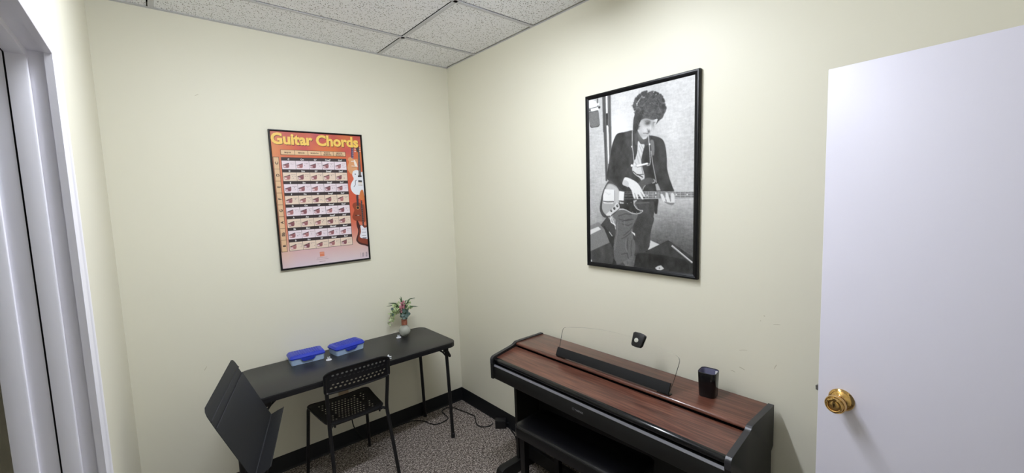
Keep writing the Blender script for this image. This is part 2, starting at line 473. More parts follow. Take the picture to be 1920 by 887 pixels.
# ------------------------------------------------------------------ prints (painted on a fine vertex grid)
def homography(src, dst):
    A = []; bvec = []
    for (x, y), (u, v) in zip(src, dst):
        A.append([x, y, 1, 0, 0, 0, -u*x, -u*y]); bvec.append(u)
        A.append([0, 0, 0, x, y, 1, -v*x, -v*y]); bvec.append(v)
    h = np.linalg.solve(np.array(A, float), np.array(bvec, float))
    return np.append(h, 1).reshape(3, 3)
class Canvas:
    """RGB picture in 0..255 drawn from shapes; coordinates are (u, v) in 0..1, v downwards."""
    def __init__(s, w, h, base):
        s.w, s.h = w, h
        s.im = np.empty((h, w, 3)); s.im[:] = base
        yy, xx = np.mgrid[0:h, 0:w]; s.U = (xx+.5)/w; s.V = (yy+.5)/h
    def mask(s, poly, soft=.8):
        """anti-aliased polygon mask"""
        P = np.array(poly, float)*[s.w, s.h]
        x0 = max(int(P[:, 0].min()-2), 0); x1 = min(int(P[:, 0].max()+3), s.w); y0 = max(int(P[:, 1].min()-2), 0); y1 = min(int(P[:, 1].max()+3), s.h)
        if x1 <= x0 or y1 <= y0: return None
        acc = np.zeros((y1-y0, x1-x0)); offs = (.17, .5, .83)
        for oy in offs:
            for ox in offs:
                X = np.arange(x0, x1)[None, :]+ox; Y = np.arange(y0, y1)[:, None]+oy
                ins = np.zeros(acc.shape, bool)
                for (ax, ay), (bx, by) in zip(P, np.roll(P, -1, 0)):
                    if ay == by: continue
                    c = ((ay > Y) != (by > Y)) & (X < (bx-ax)*(Y-ay)/(by-ay)+ax)
                    ins ^= c
                acc += ins
        return acc/9.0, (y0, y1, x0, x1)
    def fill(s, poly, col, alpha=1.0, noise=0.0, curve=True):
        if curve and len(poly) > 4:
            poly = [(p.x, p.y) for p in smoothpath([(a, b, 0) for a, b in poly], 4, True)]
        r = s.mask(poly)
        if r is None: return
        m, (y0, y1, x0, x1) = r
        c = np.array(col if np.ndim(col) else (col, col, col), float)
        src = np.broadcast_to(c, (y1-y0, x1-x0, 3)).copy()
        if noise: src += (rng.random((y1-y0, x1-x0, 1))-.5)*noise
        m = (m*alpha)[..., None]
        s.im[y0:y1, x0:x1] = s.im[y0:y1, x0:x1]*(1-m)+src*m
    def line(s, pts, wpx, col, alpha=1.0):
        """polyline, width in canvas pixels"""
        P = [np.array(p)*[s.w, s.h] for p in pts]
        for a, b in zip(P, P[1:]):
            d = b-a; L = np.hypot(*d)
            if L < 1e-6: continue
            nrm = np.array([-d[1], d[0]])/L*wpx/2
            q = [a+nrm, b+nrm, b-nrm, a-nrm]
            s.fill([tuple(t/[s.w, s.h]) for t in q], col, alpha, curve=False)
    def disc(s, c, rx, col, alpha=1.0, ry=None):
        ry = ry or rx
        s.fill([(c[0]+rx/s.w*math.cos(t), c[1]+ry/s.h*math.sin(t)) for t in np.linspace(0, 2*PI, 18)[:-1]], col, alpha, curve=False)
    def blob(s, c, rx, ry, col, alpha):
        g = np.exp(-(((s.U-c[0])/rx)**2+((s.V-c[1])/ry)**2))[..., None]*alpha
        s.im = s.im*(1-g)+np.array(col if np.ndim(col) else (col,)*3, float)*g
def smooth_noise(h, w, ky, kx, seed):
    r = np.random.default_rng(seed); g = r.random((max(int(h/ky)+3, 4), max(int(w/kx)+3, 4)))
    Y = np.linspace(0, g.shape[0]-2.001, h); X = np.linspace(0, g.shape[1]-2.001, w)
    yi = Y.astype(int); xi = X.astype(int); fy = (Y-yi)[:, None]; fx = (X-xi)[None, :]
    fy = fy*fy*(3-2*fy); fx = fx*fx*(3-2*fx)
    return (g[yi][:, xi]*(1-fy)*(1-fx)+g[yi+1][:, xi]*fy*(1-fx)+g[yi][:, xi+1]*(1-fy)*fx+g[yi+1][:, xi+1]*fy*fx)-.5
def print_mesh(name, cv, fn, parent):
    """one quad per canvas pixel corner; colours stored as the point attribute 'ink'"""
    w, h = cv.w, cv.h
    us = np.linspace(0, 1, w); vs = np.linspace(0, 1, h)
    UU, VV = np.meshgrid(us, vs)
    o0 = np.array(fn(0, 0)); ex = np.array(fn(1, 0))-o0; ey = np.array(fn(0, 1))-o0
    co = o0+UU[..., None]*ex+VV[..., None]*ey
    idx = np.arange(w*h).reshape(h, w)
    q = np.stack([idx[:-1, :-1], idx[1:, :-1], idx[1:, 1:], idx[:-1, 1:]], -1).reshape(-1, 4)
    me = bpy.data.meshes.new(name)
    me.vertices.add(w*h); me.vertices.foreach_set('co', co.reshape(-1).astype(np.float32))
    me.loops.add(q.size); me.loops.foreach_set('vertex_index', q.reshape(-1).astype(np.int32))
    me.polygons.add(len(q)); me.polygons.foreach_set('loop_start', (np.arange(len(q))*4).astype(np.int32))
    me.update(); me.validate()
    at = me.color_attributes.new('ink', 'FLOAT_COLOR', 'POINT')
    c = np.clip(cv.im, 0, 255)/255.0
    c = np.where(c <= .04045, c/12.92, ((c+.055)/1.055)**2.4)
    rgba = np.ones((h*w, 4), np.float32); rgba[:, :3] = c.reshape(-1, 3)
    at.data.foreach_set('color', rgba.reshape(-1))
    me.materials.append(M['print'])
    o = bpy.data.objects.new(name, me); COL.objects.link(o)
    o.parent = parent; me.transform(wmat(parent).inverted())
    return o

def frame_mesh(name, fn, w, h, bw, depth, profile, parent, m):
    """mitred picture frame; fn(x, y, z) -> world with x right, y up from the frame centre, z out of the wall"""
    bm = B()
    prof = profile      # (inset from outer edge, height off the wall)
    rings = []
    for ins, z in prof:
        rings.append([bm.verts.new(fn(sx*(w/2-ins), sy*(h/2-ins), z)) for sx, sy in ((-1, -1), (1, -1), (1, 1), (-1, 1))])
    for a, b in zip(rings, rings[1:]):
        for k in range(4): bm.faces.new((a[k], a[(k+1) % 4], b[(k+1) % 4], b[k]))
    return obj(name, bm, m, parent, smooth=20)

# ---- monochrome photograph poster on the right wall
pc = Vector((0, -1.7149, 1.7550)); pw, ph = .6330, .9315; pa = math.radians(.45)
def pf(x, y, z):
    ca, sa = math.cos(pa), math.sin(pa)
    return Vector((-z, pc.y-(x*ca-y*sa), pc.z+(x*sa+y*ca)))
pa = math.radians(-.45)
poster = thing('framed_poster', (0, pc.y, pc.z-ph/2), 'large black framed monochrome photo poster of a guitarist in a dark jacket', 'poster')
frame_mesh('frame', pf, pw, ph, .024, .022, [(0, .0005), (0, .018), (.003, .021), (.009, .022), (.012, .0195), (.014, .0205), (.020, .0165), (.0225, .0155), (.0225, .004)], poster, M['frame_black'])
bm = B(); prism(bm, [(-1, -1), (1, -1), (1, 1), (-1, 1)], lambda p: pf(p[0]*(pw/2-.003), p[1]*(ph/2-.003), .002), lambda p: pf(p[0]*(pw/2-.003), p[1]*(ph/2-.003), .010)); obj('backing', bm, M['frame_black'], poster)
iw, ih = pw-.045, ph-.045
Hh = homography([(1100, 190.4), (1296, 140.5), (1298.4, 513.5), (1109.6, 491.9)], [(0, 0), (1, 0), (1, 1), (0, 1)])
def hm(x, y):
    q = Hh @ np.array([x, y, 1.0]); return (q[0]/q[2], q[1]/q[2])
def c1(*p): return [hm(1090+x/6.822, 120+y/6.822) for x, y in p]
def c2(*p): return [hm(1090+x/6.822, 240+y/6.822) for x, y in p]
def c3(*p): return [hm(1090+x/6.822, 330+y/6.822) for x, y in p]
def c4(*p): return [hm(1090+x/7.391, 410+y/7.391) for x, y in p]
def c5(*p): return [hm(1160+x/8.87, 165+y/8.87) for x, y in p]
cw, ch = 300, 448
cv = Canvas(cw, ch, 196)
base = 200-34*np.clip(cv.V-.30, 0, 1)-330*np.clip(cv.V-.60, 0, .26)*np.clip(cv.U*1.3+.1, 0, 1)
base -= 30*np.clip(.5-cv.U, 0, .5)*np.clip(cv.V*2, 0, 1)
tex = smooth_noise(ch, cw, 3, 12, 1)*13+smooth_noise(ch, cw, 2, 4, 2)*14+smooth_noise(ch, cw, 9, 2, 4)*10+smooth_noise(ch, cw, 60, 60, 3)*22
cv.im[:] = (base+tex)[..., None]
cv.blob((.33, .22), .13, .14, 232, .85)
cv.blob((.62, .16), .2, .1, 214, .5)
# door frame / pole behind
cv.fill(c1((235, 440), (345, 405), (362, 887), (255, 887)), 128, curve=False)
cv.fill(c2((258, -8), (362, -8), (368, 250), (335, 640), (318, 695), (300, 690)), 128, curve=False)
cv.fill(c1((243, 438), (278, 428), (292, 887), (262, 887)), 92, curve=False)
cv.fill(c2((262, -8), (292, -8), (322, 690), (306, 690)), 88, curve=False)
cv.fill(c1((315, 415), (338, 408), (352, 887), (325, 887)), 98, curve=False)
cv.fill(c2((330, -8), (354, -8), (362, 240), (345, 380)), 98, curve=False)
cv.fill(c1((281, 420), (300, 416), (309, 640), (291, 645)), 240, curve=False)
cv.fill(c1((290, 652), (312, 648), (314, 795), (296, 800)), 58, curve=False)
cv.fill(c1((300, 803), (316, 800), (322, 890), (306, 890)), 236, curve=False)
cv.fill(c2((302, -6), (322, -6), (338, 380), (336, 470), (328, 470)), 232, curve=False)
# studio microphone
cv.fill(c1((170, 460), (184, 455), (186, 520), (172, 520)), 96, curve=False)
cv.fill(c1((40, 480), (140, 488), (180, 540), (192, 612), (70, 645), (40, 650)), 236)
cv.line(c1((72, 592), (150, 572), (186, 560)), 1.6, 60)
cv.fill(c1((74, 600), (95, 592), (98, 618), (74, 625)), 90, curve=False)
cv.fill(c1((72, 640), (130, 622), (188, 612), (205, 700), (212, 785), (195, 815), (110, 830), (90, 800)), 122, noise=26)
cv.line(c1((90, 800), (110, 830), (195, 815), (212, 785)), 1.6, 60)
cv.line(c1((74, 640), (130, 624), (190, 612)), 1.5, 70)
cv.disc(c1((188, 528))[0], 3.2, 225); cv.disc(c1((204, 570))[0], 3.2, 70); cv.line(c1((180, 545), (200, 590)), 1.6, 60)
# floor and boxes
cv.fill(c4((100, 120), (240, 60), (300, 105), (125, 175)), 110, .5, curve=False)
cv.fill(c4((100, 190), (300, 100), (405, 335), (100, 490)), 132, noise=18, curve=False)
cv.fill(c4((100, 180), (240, 122), (278, 158), (100, 250)), 218, curve=False)
cv.fill(c4((100, 480), (405, 335), (470, 430), (640, 690), (100, 690)), 84, noise=14, curve=False)
cv.fill(c4((270, 100), (360, -20), (480, 130), (490, 250), (430, 270)), 82, noise=16, curve=False)
cv.fill(c4((300, 100), (430, 265), (470, 250), (450, 420), (395, 330)), 66, curve=False)
cv.line(c4((320, 115), (430, 265), (472, 248)), 1.2, 52)
cv.line(c4((388, 190), (432, 250)), 2.2, 214)
cv.fill(c4((690, 0), (930, 0), (900, 450), (735, 470)), 74, noise=12, curve=False)
# far wall skirting triangles
cv.fill(c4((685, 180), (760, 218), (760, 265)), 232, curve=False)
cv.fill(c4((925, 290), (1085, 360), (925, 440)), 208, curve=False)
# jeans
cv.fill(c3((690, 330), (880, 320), (925, 340), (920, 480), (905, 560), (880, 700), (862, 890), (700, 890), (700, 700), (660, 560), (640, 480)), 82, noise=16)
cv.fill(c4((745, -30), (985, -30), (965, 140), (945, 280), (940, 395), (880, 450), (742, 520), (750, 330)), 80, noise=16)
cv.fill(c3((400, 520), (500, 440), (690, 480), (712, 520), (660, 640), (640, 720), (650, 800), (660, 895), (432, 895), (450, 700), (455, 590)), 112, noise=20)
cv.fill(c4((490, -20), (715, -20), (690, 170), (700, 260), (745, 330), (738, 505), (655, 560), (600, 600), (520, 635), (478, 585), (455, 440), (478, 260)), 110, noise=20)
for q in (((470, 520), (560, 490), (640, 500)), ((480, 560), (560, 580), (660, 560)), ((540, 770), (620, 700), (650, 650)), ((520, 620), (600, 640), (650, 610))):
    cv.line(c3(*q), 2.2, 78, .8)
for q in (((560, 290), (640, 240), (690, 190)), ((650, 260), (640, 350), (650, 440)), ((560, 50), (640, 20), (700, 10)), ((560, 500), (640, 480), (660, 560)), ((700, 300), (690, 420), (700, 520))):
    cv.line(c4(*q), 2.0, 76, .8)
for q in (((500, 60), (500, 200), (478, 350), (470, 440)), ((620, 290), (615, 400), (640, 470)), ((590, 40), (600, 120))):
    cv.line(c4(*q), 2.4, 138, .6)
cv.fill(c4((455, 560), (490, 600), (500, 650), (440, 640)), 52)
cv.line(c3((690, 355), (860, 345)), 3.0, 120, .7)
# jacket
cv.fill(c2((440, 85), (540, 62), (630, 40), (670, 70), (695, 180), (695, 330), (645, 470), (640, 565), (740, 660), (742, 740), (640, 860), (540, 835), (470, 790), (430, 742), (335, 682), (316, 610), (345, 430), (368, 262), (400, 150)), 70, noise=10)
cv.fill(c2((780, 225), (800, 150), (840, 108), (910, 113), (1000, 148), (1042, 230), (1066, 390), (1072, 520), (1105, 650), (1140, 745), (1155, 830), (960, 830), (760, 830), (740, 760), (790, 650), (752, 480), (745, 410)), 70, noise=10)
cv.fill(c3((860, 290), (965, 290), (962, 400), (955, 485), (925, 470), (918, 340)), 62)
cv.fill(c3((700, 215), (960, 215), (940, 330), (700, 330)), 74, noise=10, curve=False)
cv.line(c2((430, 300), (425, 600)), 1.3, 84, .7)
# neck, collar, shirt
cv.fill(c5((235, 640), (280, 650), (330, 790), (380, 870), (470, 790), (475, 950), (250, 950)), 92)
cv.fill(c2((690, 100), (720, 190), (770, 200), (830, 130), (790, 250), (740, 250), (690, 230)), 84)
cv.fill(c2((700, 180), (735, 215), (782, 222), (768, 300), (745, 405), (752, 480), (792, 640), (725, 642), (640, 570), (645, 470), (690, 330)), 205, noise=14)
for q in (((715, 230), (760, 330)), ((700, 290), (745, 420)), ((690, 360), (720, 470)), ((740, 230), (770, 280)), ((660, 440), (690, 480))):
    cv.line(c2(*q), 1.6, 150, .8)
cv.line(c2((642, 560), (700, 610), (780, 600)), 2.0, 64); cv.line(c2((700, 600), (770, 640)), 2.4, 50); cv.line(c2((745, 480), (770, 600)), 1.6, 120)
cv.line(c2((660, 360), (668, 410)), 2, 40)
# head: hair, face
cv.fill(c1((632, 850), (640, 740), (652, 650), (668, 560), (700, 488), (742, 430), (790, 388), (850, 362), (905, 370), (960, 408), (980, 470), (1008, 530), (1022, 615), (1008, 690), (960, 735), (900, 800), (800, 830), (700, 850), (665, 900)), 76, noise=20)
cv.fill(c5((268, 660), (300, 585), (350, 540), (420, 520), (520, 545), (600, 525), (585, 590), (560, 640), (530, 690), (505, 740), (478, 775), (452, 805), (425, 850), (372, 862), (320, 800), (285, 735)), 206, noise=10)
def soft(pt, rx, ry, g, a): cv.blob(pt, rx, ry, g, a)
q = c5((440, 592))[0]; soft(q, .034, .017, 96, .75)
q = c5((445, 598))[0]; soft(q, .020, .008, 60, .7)
cv.line(c5((395, 572), (435, 556), (485, 572)), 1.8, 92, .8)
q = c5((532, 618))[0]; soft(q, .012, .020, 112, .6)
cv.line(c5((528, 592), (570, 582)), 1.6, 96, .7)
cv.line(c5((505, 610), (512, 680), (500, 735)), 1.6, 150, .6)
q = c5((462, 738))[0]; soft(q, .012, .010, 70, .8)
cv.line(c5((432, 690), (448, 722)), 1.6, 112, .7)
cv.line(c5((368, 768), (415, 765), (458, 776)), 1.8, 84, .85)
q = c5((415, 800))[0]; soft(q, .030, .010, 150, .5)
q = c5((330, 800))[0]; soft(q, .030, .020, 140, .55)
q = c5((320, 650))[0]; soft(q, .022, .030, 150, .5)
q = c5((410, 540))[0]; soft(q, .05, .014, 130, .6)
for k in range(420):
    t = rng.random()*2*PI; r = rng.random()**.5
    x = 820+190*r*math.cos(t); y = 560+185*r*math.sin(t)
    if k % 4 == 0: x = 665+45*rng.random(); y = 640+210*rng.random()
    if y > 690 and 712 < x < 930: continue
    a = rng.random()*PI; l = 10+rng.random()*20
    g = (48, 58, 100, 116, 132)[int(rng.random()*5)]
    cv.line(c1((x-l*math.cos(a), y-l*math.sin(a)), (x, y+4), (x+l*math.cos(a+.8), y+l*math.sin(a+.8))), 1.5, g, .5)
for k in range(130):
    t = -3.3+rng.random()*3.9
    x = 835+190*math.cos(t); y = 565+195*math.sin(t)
    r_ = .9+.13*rng.random(); cv.disc(c1((835+195*r_*math.cos(t), 565+200*r_*math.sin(t)))[0], 1.6+rng.random()*3, (58, 74, 90)[k % 3], .8)
for x, y in ((752, 442), (885, 372), (915, 400), (768, 440), (680, 540)): cv.disc(c1((x, y))[0], 1.4, 205, .8)
cv.fill(c1((640, 700), (690, 640), (740, 700), (700, 800), (690, 860), (640, 850)), 72, noise=30)
# harmonica neck rack
cv.line(c2((625, 40), (628, 250), (642, 330), (655, 450), (662, 500)), 1.5, 226)
cv.line(c2((828, 95), (840, 215), (852, 330), (860, 452), (850, 482), (815, 490)), 1.5, 220)
cv.line(c2((664, 505), (850, 462)), 2.0, 150)
cv.line(c2((690, 497), (828, 462)), 4.6, 238)
cv.line(c2((690, 512), (820, 478)), 1.4, 90)
cv.disc(c2((627, 490))[0], 3.2, 246); cv.disc(c2((668, 502))[0], 2.2, 190); cv.disc(c2((622, 250))[0], 2.0, 225); cv.disc(c2((846, 218))[0], 2.4, 225)
# strap
cv.fill(c2((855, 170), (892, 168), (908, 250), (905, 350), (880, 350), (865, 260)), 122)
cv.line(c2((866, 300), (890, 460), (918, 590), (942, 705)), 1.7, 186)
# bass guitar
cv.fill(c3((700, 115), (745, 70), (800, 40), (855, 28), (910, 48), (928, 78), (880, 100), (820, 118), (785, 150), (772, 195), (730, 170)), 96, noise=8)
cv.line(c3((905, 45), (925, 68), (918, 88), (890, 98)), 1.6, 205); cv.line(c3((770, 190), (780, 155), (805, 125)), 1.6, 190)
cv.fill(c3((345, 72), (400, 95), (470, 150), (540, 200), (650, 230), (800, 255), (805, 300), (700, 312), (664, 330), (690, 400), (735, 440), (782, 448), (755, 475), (700, 490), (640, 480), (560, 442), (490, 430), (430, 485), (370, 530), (300, 542), (258, 505), (234, 430), (246, 320), (268, 215), (300, 135)), 84)
cv.fill(c3((340, 110), (420, 130), (470, 190), (500, 330), (480, 420), (400, 490), (330, 515), (280, 470), (262, 400), (280, 260), (300, 170)), 168)
cv.fill(c3((330, 130), (420, 150), (470, 200), (480, 330), (440, 350), (280, 340)), 196, .8)
cv.fill(c3((535, 205), (650, 235), (800, 262), (800, 298), (690, 312), (660, 330), (682, 395), (725, 436), (775, 448), (750, 470), (700, 485), (640, 474), (560, 436), (500, 425), (475, 385), (480, 340), (535, 350)), 62)
cv.line(c3((480, 432), (530, 430), (570, 446), (640, 482), (700, 491), (750, 478), (780, 450)), 1.7, 224)
cv.line(c3((660, 320), (668, 380), (700, 425), (740, 445), (780, 448)), 1.7, 224); cv.line(c3((672, 330), (684, 385), (712, 420)), 1.2, 170)
cv.fill(c3((292, 180), (420, 186), (416, 330), (275, 332), (272, 260)), 226, curve=False)
cv.line(c3((275, 333), (330, 342), (412, 336)), 2.0, 62); cv.fill(c3((268, 338), (330, 350), (408, 350), (400, 366), (290, 362)), 214, curve=False)
cv.line(c3((416, 190), (420, 330)), 1.4, 120); cv.line(c3((300, 215), (345, 250), (370, 235)), 1.0, 196)
cv.fill(c3((476, 200), (540, 212), (534, 326), (472, 322)), 230, curve=False); cv.line(c3((472, 328), (534, 330)), 2, 50); cv.fill(c3((484, 345), (534, 348), (534, 362), (484, 360)), 220, curve=False)
cv.fill(c3((320, 495), (380, 440), (420, 385), (445, 350), (476, 372), (480, 420), (420, 470), (372, 514), (325, 518)), 208)
for (x, y), r in (((456, 392), 3.4), ((419, 424), 3.6), ((381, 455), 3.0)): cv.disc(c3((x, y))[0], r, 36); cv.disc(c3((x+5, y-4))[0], r*.4, 210)
for x, y in ((560, 265), (580, 362), (628, 348), (568, 440), (650, 468), (700, 470), (745, 460)): cv.disc(c3((x, y))[0], 1.0, 200)
for y0, y1 in ((214, 205), (236, 225), (264, 248), (300, 275)):
    cv.line(c3((540, y0), (820, y0-1), (1420, y1)), .9, 160)
# neck
cv.fill(c3((795, 205), (1430, 200), (1430, 278), (795, 302)), 104, curve=False)
for k in range(4):
    t = k/3; cv.line(c3((660, 212+88*t), (820, 210+84*t), (1430, 205+64*t)), 1.1, 216)
for x in (812, 845, 902, 966, 1010, 1060, 1118, 1180, 1245, 1305, 1378): cv.line(c3((x, 203), (x, 297-(x-800)*.035)), 1.0, 196)
for x, y in ((828, 256), (936, 224), (936, 272), (1195, 240), (1330, 238)): cv.disc(c3((x, y))[0], 1.6, 236)
cv.fill(c3((928, 112), (958, 100), (998, 190), (945, 192)), 172, noise=18, curve=False)
# hands
cv.fill(c3((516, 118), (522, 70), (545, 28), (605, 40), (692, 88), (742, 150), (772, 205), (802, 262), (782, 272), (752, 232), (782, 296), (764, 302), (712, 242), (718, 300), (698, 296), (668, 232), (684, 290), (655, 282), (632, 200), (612, 172), (575, 148)), 222, noise=8)
cv.fill(c3((516, 118), (524, 75), (548, 62), (590, 90), (590, 140), (570, 142)), 190, .8)
cv.line(c3((586, 150), (612, 172)), 2.2, 50)
for q in (((668, 225), (690, 285)), ((712, 240), (742, 280)), ((745, 215), (785, 268))): cv.line(c3(*q), 1.4, 120, .8)
cv.fill(c3((996, 246), (1018, 236), (1040, 262), (1062, 310), (1060, 226), (1086, 220), (1100, 268), (1122, 318), (1128, 226), (1158, 222), (1172, 262), (1172, 352), (1140, 372), (1080, 352), (1030, 330)), 214, noise=8)
cv.fill(c3((1040, 330), (1120, 345), (1172, 345), (1150, 374), (1090, 362)), 110, .8)
for q in (((1062, 300), (1070, 330)), ((1112, 250), (1124, 330)),): cv.line(c3(*q), 1.8, 96)
# cable
cv.line(c3((366, 500), (395, 560), (430, 640), (440, 690)), 1.7, 232); cv.line(c3((372, 540), (380, 600), (440, 640)), 2.6, 236)
# amplifier case in front
cv.fill(c4((880, 462), (1195, 303), (1240, 325), (1560, 560), (1560, 800), (730, 680), (762, 505)), 74, noise=10, curve=False)
cv.fill(c4((762, 505), (800, 480), (905, 482), (1180, 512), (1420, 560), (1480, 625), (1495, 745), (735, 668)), 60, noise=8, curve=False)
cv.line(c4((890, 458), (1195, 303), (1560, 552)), 1.2, 56)
cv.line(c4((1245, 372), (1530, 605)), 4.0, 222); cv.line(c4((1252, 382), (1525, 610)), 1.0, 110)
cv.fill(c4((1022, 682), (1060, 655), (1105, 644), (1148, 690), (1092, 718), (1060, 714)), 206, curve=False); cv.disc(c4((1084, 684))[0], 2.0, 120)
cv.fill(c4((148, 580), (160, 576), (164, 606), (148, 606)), 220, curve=False)
def blur(im, k):
    for ax in (0, 1):
        p = np.pad(im, [(1, 1) if a == ax else (0, 0) for a in range(3)], mode='edge')
        n_ = im.shape[ax]
        im = k*np.take(p, range(0, n_), ax)+(1-2*k)*np.take(p, range(1, n_+1), ax)+k*np.take(p, range(2, n_+2), ax)
    return im
jq = smooth_noise(ch, cw, 26, 14, 31)+.6*smooth_noise(ch, cw, 9, 7, 32)
dk = np.clip((110-cv.im[..., 0])/40, 0, 1)
cv.im += (jq*26*dk)[..., None]
cv.im = blur(cv.im, .2)
cv.im += (rng.random((ch, cw, 1))-.5)*9
cv.im = (cv.im-128)*1.10+122
pz = .0145
print_mesh('print', cv, lambda u, v: pf((u-.5)*iw, (.5-v)*ih, pz), poster)

# ---- guitar chord chart on the back wall
gc = Vector((-1.0085, 0, 1.7209)); gw, gh = .5695, .8660; ga = math.radians(.45)
def gf(x, y, z):
    ca, sa = math.cos(ga), math.sin(ga)
    return Vector((gc.x+x*ca-y*sa, -z, gc.z+x*sa+y*ca))
chart = thing('framed_poster', (gc.x, 0, gc.z-gh/2), 'orange guitar chord chart in a thin black frame above the table', 'poster')
frame_mesh('frame', gf, gw, gh, .011, .02, [(0, .0005), (0, .017), (.002, .0195), (.005, .0200), (.010, .0150), (.0105, .004)], chart, M['frame_black'])
bm = B(); prism(bm, [(-1, -1), (1, -1), (1, 1), (-1, 1)], lambda p: gf(p[0]*(gw/2-.003), p[1]*(gh/2-.003), .002), lambda p: gf(p[0]*(gw/2-.003), p[1]*(gh/2-.003), .009)); obj('backing', bm, M['frame_black'], chart)
giw, gih = gw-.021, gh-.021
Hh = homography([(506.6, 246.6), (678.4, 255.3), (692.4, 483.6), (531.6, 503.6)], [(0, 0), (1, 0), (1, 1), (0, 1)])
def ca(*p): return [hm(498+x/9.641, 238+y/9.641) for x, y in p]
def ce(*p): return [hm(510+x/10.105, 430+y/10.105) for x, y in p]
def cb(*p): return [hm(640+x/7.392, 270+y/7.392) for x, y in p]
def cg(*p): return [hm(640+x/7.392, 370+y/7.392) for x, y in p]
gwid, ghei = 330, 505
cv = Canvas(gwid, ghei, (206, 104, 74))
stops = [(0, (190, 84, 74)), (.10, (204, 98, 72)), (.25, (208, 104, 66)), (.5, (206, 92, 58)), (.68, (212, 110, 78)), (.80, (214, 150, 130)), (.87, (216, 178, 172)), (1.0, (216, 202, 210))]
for ch_ in range(3):
    cv.im[..., ch_] = np.interp(cv.V, [s[0] for s in stops], [s[1][ch_] for s in stops])
nz = smooth_noise(ghei, gwid, 70, 60, 21); nz2 = smooth_noise(ghei, gwid, 30, 30, 22)
amp = np.clip(1.05-cv.V, 0.15, 1)[..., None]
cv.im += (nz[..., None]*np.array([18, 34, -30])+nz2[..., None]*np.array([10, 22, 4]))*amp
cv.blob((.02, .5), .10, .5, (224, 178, 150), .5)
# geometry of the table from its corners
q = ca((290, 565), (1467, 590)); TL, TR = q; q = ce((350, 415), (1540, 290)); BL, BR = q
x0, x1 = (TL[0]+BL[0])/2, (TR[0]+BR[0])/2; y0, y1 = (TL[1]+TR[1])/2, (BL[1]+BR[1])/2
hq = ca((278, 430), (1458, 540)); hx0, hx1, hy0, hy1 = hq[0][0], x1-.002, hq[0][1], hq[1][1]
lq = ca((145, 560)); lx0 = lq[0][0]; lx1 = ca((245, 565))[0][0]; ly0 = lq[0][1]; ly1 = ce((250, 428))[0][1]
R4 = lambda a, b, c, d: [(a, b), (c, b), (c, d), (a, d)]
px, py = 1/gwid, 1/ghei
cv.fill(R4(hx0-px, hy0-py, hx1+px, hy1+py), (84, 50, 34), curve=False)
for k in range(5):
    a = hx0+(hx1-hx0)*k/5; b = hx0+(hx1-hx0)*(k+1)/5
    cv.fill(R4(a+px*.6, hy0+py*.5, b-px*.6, hy1-py*.5), (224, 190, 150), curve=False)
cv.fill(R4(lx0-px, ly0-py, lx1+px, ly1+py), (84, 54, 38), curve=False)
for k in range(8):
    a = ly0+(ly1-ly0)*k/8; b = ly0+(ly1-ly0)*(k+1)/8
    cv.fill(R4(lx0+px*.4, a+py*.6, lx1-px*.4, b-py*.6), (222, 186, 148), curve=False)
cv.fill(R4(x0-px, y0-py, x1+px, y1+py), (58, 48, 50), curve=False)
rowh = (y1-y0)/8; colw = (x1-x0)/5; bar = .26
skin = [(150, 92, 96), (172, 112, 112), (126, 72, 80)]
for r in range(8):
    bg = (232, 218, 226) if r % 2 == 0 else (228, 208, 190)
    for c in range(5):
        a = x0+c*colw+px*.6; b = x0+(c+1)*colw-px*.5; t = y0+r*rowh+rowh*bar; d = y0+(r+1)*rowh-py*.4
        cv.fill(R4(a, t, b, d), bg, curve=False)
        W_, H_ = b-a, d-t
        P = lambda fx, fy: (a+fx*W_, t+fy*H_)
        s = rng.random()*.08
        cv.fill([P(.10, .62), P(.30, .40), P(.50, .36), P(.52, .62), P(.46, .82), P(.28, .84), P(.10, .82)], skin[(r+c) % 3], .9)
        cv.fill([P(.10, .66), P(.20, .58), P(.30, .74), P(.12, .80)], (240, 226, 232), .8, curve=False)
        cv.fill([P(.04, .58), P(.05, .46+s), P(.52, .22+s), P(.53, .32+s)], (62, 36, 44), curve=False)
        for k in range(3): cv.disc(P(.22+.11*k, .46-.05*k+s), 1.1, (196, 140, 140), .9)
        cv.line([P(.28, .62), P(.46, .60)], 1.0, (110, 62, 70), .8); cv.line([P(.30, .72), P(.44, .70)], 1.0, (110, 62, 70), .8)
        cv.line([P(.60, .26), P(.95, .26)], .9, (132, 110, 116), .9)
        for g in range(4): cv.line([P(.60, .38+.12*g), P(.95, .38+.12*g)], .5, (176, 160, 166), .5)
        for k in range(2+int(rng.random()*2)): cv.disc(P(.64+.28*rng.random(), .32+.40*rng.random()), .9, (60, 46, 54), .95)
# guitars along the right edge
cv.line(cb((175, -30), (168, 235)), 10, (70, 52, 84))
for k in range(12): cv.line(cb((164-k*.2, 40+k*16), (190-k*.2, 42+k*16)), 1.0, (206, 200, 214))
for s in (-1, 1):
    for k in range(3): cv.disc(cb((172+s*22, -30+k*22))[0], 1.8, (196, 190, 196))
cv.fill(cb((118, 195), (150, 185), (168, 205), (215, 215), (240, 212), (246, 250), (240, 330), (232, 400), (170, 432), (128, 400), (100, 345), (112, 290), (124, 250), (108, 225)), (214, 156, 110))
cv.fill(cb((190, 230), (212, 240), (242, 310), (240, 325), (205, 310)), (238, 226, 214)); cv.fill(cb((152, 240), (190, 238), (190, 250), (152, 252)), (236, 228, 222), curve=False)
cv.line(cb((158, 310), (242, 318)), 2.4, (232, 218, 206)); cv.line(cb((160, 326), (240, 328)), 1.4, (120, 84, 66))
for k in range(3):
    for x in (212, 278): cv.fill(cb((x-10, 52+k*25), (x+8, 50+k*25), (x+8, 62+k*25), (x-10, 62+k*25)), (226, 224, 222), curve=False)
cv.fill(cb((225, 40), (262, 30), (268, 100), (252, 120), (232, 100)), (70, 62, 62))
